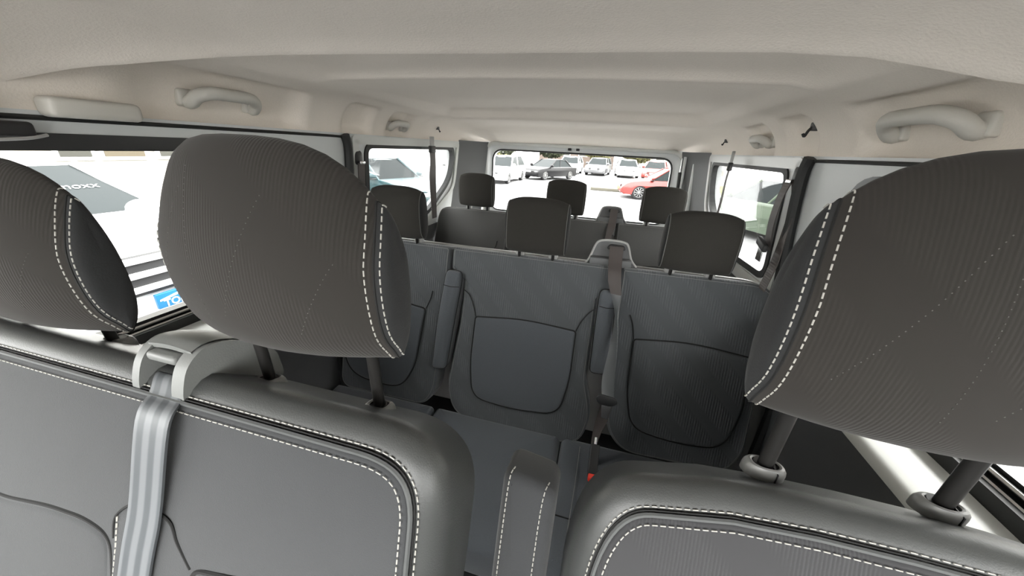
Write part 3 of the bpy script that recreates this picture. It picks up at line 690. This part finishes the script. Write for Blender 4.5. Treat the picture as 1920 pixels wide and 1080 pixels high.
# belts of the rear rows
W = Vector
be = ribbon_obj('seat_belt', [T2(.0885, -.095, .030), T2(.094, -.13, .034), T2(.100, -.165, .036), T2(.106, -.21, .040), T2(.108, -.30, .050), T2(.106, -.40, .068), T2(.112, -.455, .080)],
                [W((.018, -.006, 0)), W((.011, -.016, 0)), W((.005, -.020, 0)), W((.006, -.021, 0)), W((.013, -.018, 0)), W((.021, -.010, 0)), W((.022, 0, 0))], M['webbing_mid'])
up_ = ribbon_obj('upper_webbing', [T2(.070, .072, -.024), T2(.071, .03, -.010), T2(.074, -.02, .016), T2(.080, -.06, .026), T2(.0885, -.096, .0302)],
                [W((.024, 0, 0)), W((.024, 0, 0)), W((.023, 0, 0)), W((.022, -.002, 0)), W((.018, -.006, 0))], M['webbing_dark']); up_.parent = be
tag(be, 'twisted grey seat belt hanging in front of the second-row bench between centre and right backrests', 'seat belt')
mb = MB(); pillow(mb, roundpoly([(.070, -.468, .012), (.085, -.450, .012), (.140, -.455, .012), (.150, -.475, .012), (.125, -.490, .012), (.085, -.488, .012)]), lambda u, v, h: T2(u, v, h+.088), .012, .004, .002, step=.006)
lt = mb.build('latch_plate', M['darkplastic']); 
mb = MB(); prism(mb, [(.094, -.485), (.128, -.485), (.124, -.54), (.100, -.535)], lambda u, v, h: T2(u, v, h+.082), .003); q = mb.build('tongue', M['chrome'], None); 
for z in (lt, q): z.parent = be
lw = ribbon_obj('lap_webbing', [T2(.112, -.487, .080), T2(.106, -.54, .075), T2(.095, -.60, .070), T2(.090, -.66, .080), T2(.100, -.71, .09)],
                [W((.020, 0, 0)), W((.018, -.008, 0)), W((.012, -.016, 0)), W((.008, -.016, 0)), W((.01, -.01, 0))], M['webbing_dark']); lw.parent = be
be3 = ribbon_obj('seat_belt', [T3(.070, .078, -.022), T3(.068, .0, -.005), T3(.062, -.05, .018), T3(.050, -.15, .024), T3(.04, -.3, .03)], [W((.022, 0, 0))]*2+[W((.02, 0, 0)), W((.014, -.01, 0)), W((.014, -.01, 0))], M['webbing_dark'])
tag(be3, 'dark reddish seat belt coming out of the tower of the rearmost bench', 'seat belt')
bu = empty('belt_buckle', (.092, .925, -.995), 'black seat belt buckle with bright red release button on the second-row cushion', 'buckle')
mb = MB(); box(mb, -.016, .016, -.03, .045, -.004, .022, .005, T=lambda x, y, z: (x, y, z+y*.8)); mb.build('housing', M['black'], bu)
mb = MB(); box(mb, -.013, .013, -.040, -.026, .000, .020, .004, T=lambda x, y, z: (x, y, z+y*.8)); r_ = mb.build('release_button', M['red'], bu); r_['label'] = 'bright red release button'
mb = MB(); tube(mb, [(0, .03, .03), (.0, .07, .06)], .006, 8); mb.build('stalk', M['chrome'], bu)
# right C-pillar belt: upper anchor, two webbing runs, latch
def pillar_belt(sg, pts1, w1, pts2, w2, anchor, label, latch=None, m='webbing_dark'):
    r = empty('seat_belt', anchor, label, 'seat belt'); A_ = Vector(anchor)
    mb = MB(); pillow(mb, roundpoly([(-.022, -.03, .015), (-.024, .025, .02), (.024, .028, .02), (.022, -.03, .015)]), lambda u, v, h: (-sg*h-sg*.004, u, v), .016, .006, .003, step=.006); mb.build('anchor_cover', M['black'], r)
    mb = MB(); box(mb, -sg*.018-.003, -sg*.018+.003, -.016, .016, -.026, -.014, .0025); mb.build('anchor_loop', M['chrome'], r)
    ribbon_obj('webbing', [Vector(p)-A_ for p in pts1], [Vector(q) for q in w1], M[m], r)
    if pts2: ribbon_obj('webbing', [Vector(p)-A_ for p in pts2], [Vector(q) for q in w2], M[m], r)
    if latch:
        l = Vector(latch)-A_
        mb = MB(); box(mb, -.008, .008, -.034, .034, -.013, .013, .005, T=lambda x, y, z: l+Vector((x, y, z+y*.25))); mb.build('latch_plate', M['darkplastic'], r)
        mb = MB(); box(mb, -.002, .002, -.028, .008, -.055, -.010, .001, T=lambda x, y, z: l+Vector((x, y+.006, z))); mb.build('tongue', M['chrome'], r)
    return r
hx = lambda z, d: XC+(hw(z)-d)
pillar_belt(1, [(hx(-.05, .02), 1.335, -.05), (hx(-.1, .035), 1.34, -.11), (hx(-.2, .05), 1.33, -.20), (hx(-.3, .06), 1.30, -.27)], [(0, .022, 0)]*4,
            [(hx(-.05, .018), 1.31, -.05), (hx(-.1, .016), 1.285, -.12), (hx(-.2, .03), 1.27, -.21), (hx(-.3, .05), 1.25, -.30), (hx(-.4, .08), 1.23, -.39)], [(0, .018, 0)]*3+[(0, .024, 0)]*2,
            (hx(-.04, .008), 1.325, -.035), 'dark seat belt hanging from its anchor on the right pillar, with latch plate', (hx(-.25, .075), 1.30, -.255))
lx = lambda z, d: XC-(hw(z)-d)
pillar_belt(-1, [(lx(-.08, .02), 1.345, -.09), (lx(-.2, .03), 1.33, -.25), (lx(-.4, .04), 1.31, -.50)], [(0, .022, 0)]*3, None, None,
            (lx(-.07, .008), 1.345, -.07), 'dark seat belt on the left pillar beside the centre front headrest')
ab = empty('belt_anchor', (XC-.79, .395, -.012), 'dark belt anchor with a pale edge at the top of the left door pillar', 'belt anchor')
mb = MB(); box(mb, -.012, .018, -.045, .045, -.014, .012, .006); mb.build('cover', M['black'], ab)
mb = MB(); tube(mb, cr([(.012, -.06, -.020), (.018, -.02, -.019), (.018, .03, -.015), (.012, .058, -.009)], 6), .0028, 8); mb.build('loop', M['backshell'], ab)
# third-row belts crossing the quarter windows
def drop_belt(sg, y, z0, z1, x, label, wid, mm='webbing_dark'):
    xx = XC+sg*x; r = empty('seat_belt', (xx, y, z0), label, 'seat belt')
    mb = MB(); box(mb, -.006, .006, -wid*.5, wid*.5, -.02, .03, .003); mb.build('bracket', M['backshell'], r)
    mb = MB(); box(mb, -.010, .010, -wid*.8, wid*.8, -.055, -.018, .005); mb.build('latch_plate', M['darkplastic'], r)
    ribbon_obj('webbing', [(0, 0, -.03), (0, .005, -.10), (0, -.005, -.20), (0, .0, z1-z0)], [(0, wid, 0), (0, wid*.9, 0), (0, wid*1.1, 0), (0, wid*.8, 0)], M[mm], r)
    return r
drop_belt(-1, 1.93, .005, -.42, .755, 'brown-grey seat belt hanging across the left rear quarter window', .036)
drop_belt(1, 1.86, .005, -.42, .755, 'thin dark seat belt hanging across the right rear quarter window', .012)

# ------------------------------------------------------------------ outside: car park
G = -1.95
M['asphalt'] = mat('asphalt', (.20, .20, .203), .9, bump=('noise', 30, .3, .06))
M['car_white'] = mat('car_white', (.80, .80, .80), .3, coat=.5)
M['car_black'] = mat('car_black', (.008, .008, .009), .4, spec=.2)
M['car_red'] = mat('car_red', (.16, .010, .006), .3, coat=.5)
M['car_teal'] = mat('car_teal', (.015, .055, .065), .3, coat=.5)
M['car_green'] = mat('car_green', (.06, .085, .055), .3, coat=.5)
M['car_silver'] = mat('car_silver', (.10, .10, .105), .3, coat=.5)
M['tyre'] = mat('tyre', (.010, .010, .011), .85)
M['rim'] = mat('rim', (.2, .2, .2), .35, metal=.6)
M['car_glass'] = mat('car_glass', (.017, .021, .022), .25, spec=.05)
M['lamp'] = mat('lamp', (.75, .76, .78), .15, spec=.8)
M['tail'] = mat('tail', (.12, .01, .01), .25)
M['grille'] = mat('grille', (.010, .010, .011), .5)
M['plate'] = mat('plate', (.82, .83, .82), .5)
M['plate_blue'] = mat('plate_blue', (.003, .085, .19), .4)
M['render_wall'] = mat('render_wall', (.30, .29, .26), .9, bump=('noise', 8, .1, .03))
M['brick_wall'] = mat('brick_wall', (.11, .085, .07), .9, bump=('noise', 12, .2, .1))
M['curtain'] = mat('curtain', (.062, .050, .030), .8)
M['window_grey'] = mat('window_grey', (.038, .038, .032), .3)
M['kerb'] = mat('kerb', (.085, .08, .062), .9)
M['grass'] = mat('grass', (.075, .082, .014), .95, bump=('noise', 20, .8, .4))
M['leaf'] = mat('leaf', (.022, .028, .010), .9, bump=('noise', 20, .8, .4))
M['leaf_yellow'] = mat('leaf_yellow', (.10, .095, .035), .9, bump=('noise', 20, .8, .4))
M['bark'] = mat('bark', (.03, .024, .02), .9)
mb = MB(); mb.add([(-40, -20, G), (40, -20, G), (40, 70, G), (-40, 70, G)], [(0, 1, 2, 3)])
struct(mb.build('ground', M['asphalt'], smooth=False), 'pale asphalt car park')
def car(x, y, rz, paint, label, L=4.3, Wd=1.76, H=1.45, kind='hatch', group=None, plate=None, mo=.10, zb=None, hood=None, gz=None, name='car', slats=3):
    e = empty(name, (x, y, G), label, 'car', group, rz)
    hwid = Wd/2; gh = .30 if H > 1.4 else .22      # sill height, belt
    zb = zb or H*.62; hood = hood or H*.58
    # side outline of the lower body: (x, z) nose at +x
    top = [(-L/2, .50), (-L/2+.03, .80), (-L/2+.10, zb), (-L*.30, zb+.02), (L*.16, zb), (L*.30, hood+.02), (L/2-.35, hood-.06), (L/2-.10, hood-.20), (L/2, .50), (L/2-.02, .28)]
    if kind == 'sedan': top[2] = (-L/2+.06, zb-.02); top[1] = (-L/2, .75)
    if kind == 'van': top = [(-L/2, .45), (-L/2, .8), (-L/2+.02, zb), (-L*.3, zb+.02), (L*.28, zb), (L*.38, hood+.06), (L/2-.15, hood-.05), (L/2-.03, hood-.25), (L/2, .5), (L/2-.02, .28)]
    tp = cr([(p[0], p[1], 0) for p in top], 5)
    ra = .34; wx = (L/2-.80, -L/2+.78); bot = []
    for cx in wx:
        for k in range(13):
            a = pi*k/12; bot.append((cx+cos(a)*ra*1.08, .22+sin(a)*ra*1.2))
    loop = [(p.x, p.y) for p in tp]+[(L/2-.1, .22)]+bot+[(-L/2+.05, .22)]
    mb = MB(); n = len(loop); st = [(-1, 0), (-.985, .02), (-.93, .045)]; 
    sect = [(-hwid*.93, .0), (-hwid*.985, .35), (-hwid, .6), (-hwid*.995, 1), (hwid*.995, 1), (hwid, .6), (hwid*.985, .35), (hwid*.93, 0)]
    # cross-wise loft: outline shrinks a little towards the flanks, giving rounded shoulders
    lv = [(-1, .90), (-.985, .955), (-.94, .985), (-.8, 1), (.8, 1), (.94, .985), (.985, .955), (1, .90)]
    cz = .55; vs = []
    for s, k in lv:
        for px, pz in loop: vs.append((px*(1-(1-k)*.35), s*hwid, cz+(pz-cz)*(k if pz > cz else 1)))
    fs = [(i*n+j, i*n+(j+1) % n, (i+1)*n+(j+1) % n, (i+1)*n+j) for i in range(len(lv)-1) for j in range(n)]
    mb.add(vs, fs)
    for i in (0, len(lv)-1):
        tr = tessellate_polygon([[Vector((p[0], p[1], 0)) for p in loop]]); vs_ = [vs[i*n+j] for j in range(n)]; mb.add(vs_, [tuple(t) for t in tr])
    mb.build('body', M[paint], e, sharp=50)
    # glasshouse
    if kind == 'van': g = [(-L*.49, zb), (-L*.475, H-.10), (L*.14, H-.10), (L*.29, zb)]
    elif kind == 'sedan': g = [(-L*.36, zb), (-L*.22, H-.05), (L*.02, H-.05), (L*.22, zb-.02)]
    else: g = [(-L*.475, zb), (-L*.40, H-.06), (L*.03, H-.06), (L*.22, zb-.02)]
    (ax, az), (bx, bz), (cx_, cz_), (dx, dz) = g; wi = hwid*.95; wt = hwid*.74
    mb = MB(); mb.add([(ax, -wi, az), (bx, -wt, bz), (cx_, -wt, cz_), (dx, -wi, dz), (ax, wi, az), (bx, wt, bz), (cx_, wt, cz_), (dx, wi, dz)],
                      [(0, 1, 2, 3), (7, 6, 5, 4), (0, 4, 5, 1), (2, 6, 7, 3), (0, 3, 7, 4), (1, 5, 6, 2)]); gl = mb.build('glasshouse', M['car_glass' if kind != 'van' else paint], e, smooth=False)
    if kind == 'van':
        mb = MB(); mb.add([(cx_+.02, -wt*.95, cz_-.02), (dx+.015, -wi*.93, dz+.03), (dx+.015, wi*.93, dz+.03), (cx_+.02, wt*.95, cz_-.02)], [(0, 1, 2, 3)]); mb.build('windscreen', M['car_glass'], e, smooth=False)
    mb = MB(); vs = []; m_ = 9; lx_ = [bx-.05, bx+.02, (bx+cx_)/2, cx_-.05, cx_+.06]; lz = [bz-.03, bz+.02, H, bz+.025, bz-.035]
    for i in range(5):
        for k in range(m_): s = -1+2*k/(m_-1); vs.append((lx_[i], s*(wt+.02), lz[i]-.03*abs(s)**3))
    fs = [(i*m_+k, i*m_+k+1, (i+1)*m_+k+1, (i+1)*m_+k) for i in range(4) for k in range(m_-1)]
    nv = len(vs); vs += [(a, b_, c-.03) for a, b_, c in vs]; fs += [tuple(i+nv for i in f)[::-1] for f in fs]; mb.add(vs, fs); mb.build('roof', M[paint], e)
    mb = MB()
    for sg in (-1, 1):
        for (p0, p1, r) in (((ax, wi, az), (bx, wt, bz), .05), ((dx, wi, dz), (cx_, wt, cz_), .04), (((ax*.45+dx*.55), wi, az), ((bx*.45+cx_*.55), wt, bz), .035)):
            tube(mb, [(p0[0], sg*p0[1], p0[2]-.03), (p1[0], sg*p1[1], p1[2]+.01)], r, 6)
    mb.build('pillars', M[paint], e)
    for cx in wx:
        for sg in (-1, 1):
            mb = MB(); y0 = sg*(hwid-.20); y1 = sg*(hwid-.005); N = 28; vs = []
            for (r_, yy) in ((.20, y0), (.30, y0), (.325, y0+sg*.03), (.325, y1-sg*.03), (.30, y1), (.22, y1)):
                for k in range(N): vs.append((cx+cos(2*pi*k/N)*r_, yy, .325+sin(2*pi*k/N)*r_))
            mb.add(vs, [(i*N+k, i*N+(k+1) % N, (i+1)*N+(k+1) % N, (i+1)*N+k) for i in range(5) for k in range(N)]+[tuple(range(N))]); wl = mb.build('wheel', M['tyre'], e)
            mb = MB()
            for k in range(10):
                a = 2*pi*k/10; a2 = a+.20
                mb.add([(cx+cos(q)*r_, y1-sg*d, .325+sin(q)*r_) for q, r_, d in ((a-.25, .05, .0), (a+.25, .05, .0), (a+.12, .215, .012), (a-.12, .215, .012))], [(0, 1, 2, 3)])
            tube(mb, [(cx+cos(2*pi*k/24)*.22, y1-sg*.008, .325+sin(2*pi*k/24)*.22) for k in range(24)], .014, 6, closed=True)
            tube(mb, [(cx, y1-sg*.02, .325), (cx, y1+sg*.004, .325)], .055, 12)
            mb.build('rim', M['rim'], wl, smooth=False)
    for sg in (-1, 1):
        mb = MB(); q = Vector((dx-.12 if mo > 0 else dx+.12, sg*(wi+mo), zb+.09 if mo > 0 else zb+.02)); bm = bmesh.new(); bmesh.ops.create_uvsphere(bm, u_segments=16, v_segments=10, radius=1)
        mb.add([(q.x+v.co.x*.075, q.y+v.co.y*.13, q.z+v.co.z*.085) for v in bm.verts], [[v.index for v in f.verts] for f in bm.faces]); bm.free()
        mr = mb.build('mirror', M[paint], e); mb = MB(); box(mb, q.x-.07, q.x+.07, q.y-.12, q.y+.12, q.z-.10, q.z-.070, .012); mb.build('mirror_base', M['grille'], mr)
        mb = MB(); tube(mb, [(q.x, q.y-sg*.1, q.z-.07), (q.x, sg*(wi-.04) if mo > 0 else q.y, q.z-.14)], .022, 8); mb.build('mirror_foot', M['grille'], mr)
        mb = MB(); box(mb, L/2-.26, L/2-.03, sg*hwid*.72-.15, sg*hwid*.72+.15, hood-.36, hood-.21, .05); mb.build('headlight', M['lamp'], e)
        mb = MB(); box(mb, -L/2-.01, -L/2+.14, sg*hwid*.80-.12, sg*hwid*.80+.12, zb-.28, zb-.08, .04); mb.build('tail_light', M['tail'], e)
    gz = gz or hood-.50
    mb = MB(); box(mb, L/2-.05, L/2+.008, -hwid*.52, hwid*.52, gz, gz+.30, .01); gr = mb.build('grille', M['grille'], e)
    for k in range(slats):
        mb = MB(); z = gz+.03+k*.11; box(mb, L/2-.02, L/2+.03, -hwid*.52, hwid*.52, z, z+.045, .01); mb.build('slat', M[paint], gr)
    mb = MB(); box(mb, L/2-.10, L/2+.03, -hwid*.9, hwid*.9, .26, .50, .05); mb.build('bumper', M[paint] if kind != 'van' else M['grille'], e)
    mb = MB(); box(mb, L/2+.02, L/2+.045, -.26, .26, .50 if not plate else .63, .61 if not plate else .75, .004); mb.build('number_plate', M['plate'] if not plate else M['plate_blue'], e)
    mb = MB(); box(mb, -L/2-.03, -L/2-.005, -.26, .26, .42, .53, .004); mb.build('number_plate', M['plate'], e)
    mb = MB(); box(mb, -L/2-.03, -L/2+.12, -hwid*.93, hwid*.93, .24, .50, .05); mb.build('bumper', M[paint], e)
    return e
# white car nosing up to the left side window
ca = car(-5.45, 1.95, 0, 'car_white', 'white car with slatted grille and blue dealer plate parked beside the left window', L=4.3, Wd=1.50, H=1.62, plate=True, mo=-.24, zb=1.20, hood=1.12, gz=.76)
# dealer plate lettering and swoosh, banner on the windscreen
def on_plate(y, z, size, txt, m, nm='lettering'):
    M4 = Matrix.Translation((4.3/2+.0465, y, z)) @ Matrix(((0, 0, 1, 0), (1, 0, 0, 0), (0, 1, 0, 0), (0, 0, 0, 1)))
    return letters(nm, txt, size, m, ca, M4)
on_plate(-.13, .662, .078, 'TORI', M['plate'])
mb = MB(); prism(mb, [Vector((u, v)) for u, v in ((-.24, .702), (-.05, .738), (.22, .715), (.23, .702), (.0, .725), (-.24, .690))], lambda u, v, h: (2.15+.0455+h, u, v), .002); mb.build('swoosh', M['plate'], ca, smooth=False)
a_ = Vector((4.3*.22, 0, 1.18)); b_ = Vector((4.3*.03, 0, 1.56)); d_ = (b_-a_).normalized(); nrm = Vector((d_.z, 0, -d_.x)); c_ = a_.lerp(b_, .55)+nrm*.006
M4 = Matrix(((0, d_.x, nrm.x, c_.x), (1, 0, 0, .34), (0, d_.z, nrm.z, c_.z), (0, 0, 0, 1)))
letters('lettering', 'moxx', .13, M['plate'], ca, M4, shear=.25, off_=-.01)
# cars seen through the left quarter window
car(-6.9, 10.0, radians(-14), 'car_teal', 'teal car seen low in the left rear quarter window', L=4.0, H=1.5)
car(-7.4, 13.6, radians(8), 'car_white', 'white van beyond the left rear quarter window', L=4.9, Wd=1.9, H=1.95, kind='van', name='van')
# rear view: white suv, black car, red car, far rows
car(-6.3, 21.6, radians(-92), 'car_white', 'white car facing the rear window at its left end', L=4.5, Wd=1.85, H=1.5)
car(-4.1, 26.0, radians(-120), 'car_black', 'black car beside the white one, left of the middle rear headrest', L=4.4, H=1.35, kind='sedan')
car(2.75, 18.4, radians(184), 'car_red', 'bright red hatchback seen side-on through the rear window', L=4.2, H=1.42)
far = [(-3.4, 34, 'car_white'), (-.9, 35, 'car_silver'), (1.6, 34.5, 'car_white'), (3.9, 33.5, 'car_red'), (6.6, 34.5, 'car_silver')]
nmz = ['white car in the far row behind the hedge end', 'grey car in the far row beyond the grass strip, left of centre', 'white car in the far row, between grey and red ones', 'dark red car in the far row just above the bright red hatchback', 'grey car at the right end of the far row']
for (x, y, c), nm in zip(far, nmz): car(x, y, radians(-90+random.uniform(-12, 12)), c, nm, H=1.5, group='cars in the far row')
car(4.6, 11.0, radians(115), 'car_green', 'pale green estate car seen from behind through the right quarter window', L=4.4, Wd=1.8, H=1.55)
car(7.8, 4.8, radians(90), 'car_white', 'white car outside the right side window', L=4.4, H=1.5)
# kerb, grass strip, hedge, trees, buildings
mb = MB(); box(mb, -.8, 14, 20.2, 20.45, G, G+.16, .03); tag(mb.build('kerb', M['kerb']), 'pale concrete kerb in front of the grass strip', 'kerb')
mb = MB(); box(mb, -.8, 14, 20.45, 29.5, G, G+.12); tag(mb.build('grass_strip', M['grass'], smooth=False), 'yellow-green grass strip behind the kerb', 'grass', kind='stuff')
def blob(mb, c, r, seed, n=420, leaf=.22):
    rnd = random.Random(seed)
    for _ in range(n):
        while True:
            p = Vector((rnd.uniform(-1, 1), rnd.uniform(-1, 1), rnd.uniform(-1, 1)))
            if p.length < 1: break
        p = p.normalized()*(p.length**.4)
        q = Vector((c[0]+p.x*r[0], c[1]+p.y*r[1], c[2]+p.z*r[2])); a = Vector((rnd.uniform(-1, 1), rnd.uniform(-1, 1), rnd.uniform(-1, 1))).normalized()*leaf; b = a.orthogonal().normalized()*leaf*.55
        mb.add([q-a, q+b, q+a, q-b], [(0, 1, 2, 3)])
def tree(x, y, h, r, m, label, seed, group='trees beyond the car park'):
    e = empty('tree', (x, y, G), label, 'tree', group)
    mb = MB(); tube(mb, [(0, 0, 0), (.05, 0, h*.35), (-.05, .05, h*.7)], [.16, .12, .05], 8)
    for a in range(4): tube(mb, [(0, 0, h*.35), (cos(a*1.6)*r*.5, sin(a*1.6)*r*.5, h*.65)], [.07, .03], 6)
    mb.build('trunk', M['bark'], e)
    mb = MB(); blob(mb, (0, 0, h*.68), (r, r, h*.36), seed, 900, .26); mb.build('crown', M[m], e, smooth=False, fix=False)
for i, (x, y, h, r, m, lb) in enumerate([(-10.6, 34, 3.2, 2.0, 'leaf', 'dark green tree at the far left of the rear window'), (-6.2, 40, 3.6, 1.7, 'leaf', 'green tree second from left beyond the car park'),
        (-1.2, 42, 3.6, 1.8, 'leaf_yellow', 'yellowing tree in front of the brick house'), (3.0, 43, 3.4, 1.8, 'leaf_yellow', 'small yellow tree between the two houses'), (7.5, 41, 3.8, 2.0, 'leaf_yellow', 'yellow tree above the red hatchback')]):
    tree(x, y, h, r, m, lb, i)
mb = MB(); blob(mb, (0, 0, .7), (2.2, .6, .75), 50, 900, .16); hd = mb.build('hedge', M['leaf_yellow'], None, smooth=False, fix=False, z=0); hd.location = (-8.2, 27, ZC+G); tag(hd, 'yellow-green bush behind the white car at the left', 'bush')
def house(x0, x1, y, d, h, m, label, wins, front=-1, axis='y', wm='window_grey'):
    e = empty('building', ((x0+x1)/2, y, G) if axis == 'y' else (y, (x0+x1)/2, G), label, 'building'); hw_ = (x1-x0)/2
    T_ = (lambda u, w_, z: (u, w_, z)) if axis == 'y' else (lambda u, w_, z: (-w_, u, z))
    mb = MB(); box(mb, -hw_, hw_, 0, d, 0, h, 0, T=T_); mb.build('wall', M[m], e, smooth=False)
    mb = MB(); box(mb, -hw_-.3, hw_+.3, -.3, d+.3, h, h+.25, 0, T=T_); mb.build('roof', M['kerb'], e, smooth=False)
    for (u0, u1, z0, z1, mm) in wins:
        mb = MB(); box(mb, u0-.07, u1+.07, -.05, .02, z0-.07, z1+.07, 0, T=T_); f = mb.build('window_frame', M['car_white'], e, smooth=False)
        mb = MB(); box(mb, u0, u1, -.07, -.03, z0, z1, 0, T=T_); mb.build('window_pane', M[mm], f, smooth=False)
house(-9, 0.5, 48, 6, 6.5, 'brick_wall', 'brownish house beyond the trees, left of centre', [(-4+i*2.2, -3+i*2.2, 1.4+j*2.4, 2.6+j*2.4, 'window_grey') for i in range(4) for j in range(2)])
house(2.5, 14, 50, 6, 6, 'render_wall', 'cream house beyond the trees, right of centre', [(-5+i*2.4, -4+i*2.4, 1.4+j*2.4, 2.6+j*2.4, 'window_grey') for i in range(4) for j in range(2)])
# white building on the left
house(-2, 14, -10.5, 6, 6.5, 'render_wall', 'white dealership building seen over the white car on the left', [(-1.23, -.76, 1.34, 2.3, 'window_grey'), (-.55, .16, 1.34, 2.3, 'curtain'), (.47, 1.0, 1.34, 2.3, 'window_grey'), (1.6, 2.6, 1.34, 2.3, 'window_grey'), (4, 6, 1.3, 2.3, 'window_grey')], axis='x')
house(-4, 20, 14, 4, 5.5, 'render_wall', 'pale building beyond the right windows', [], axis='x')
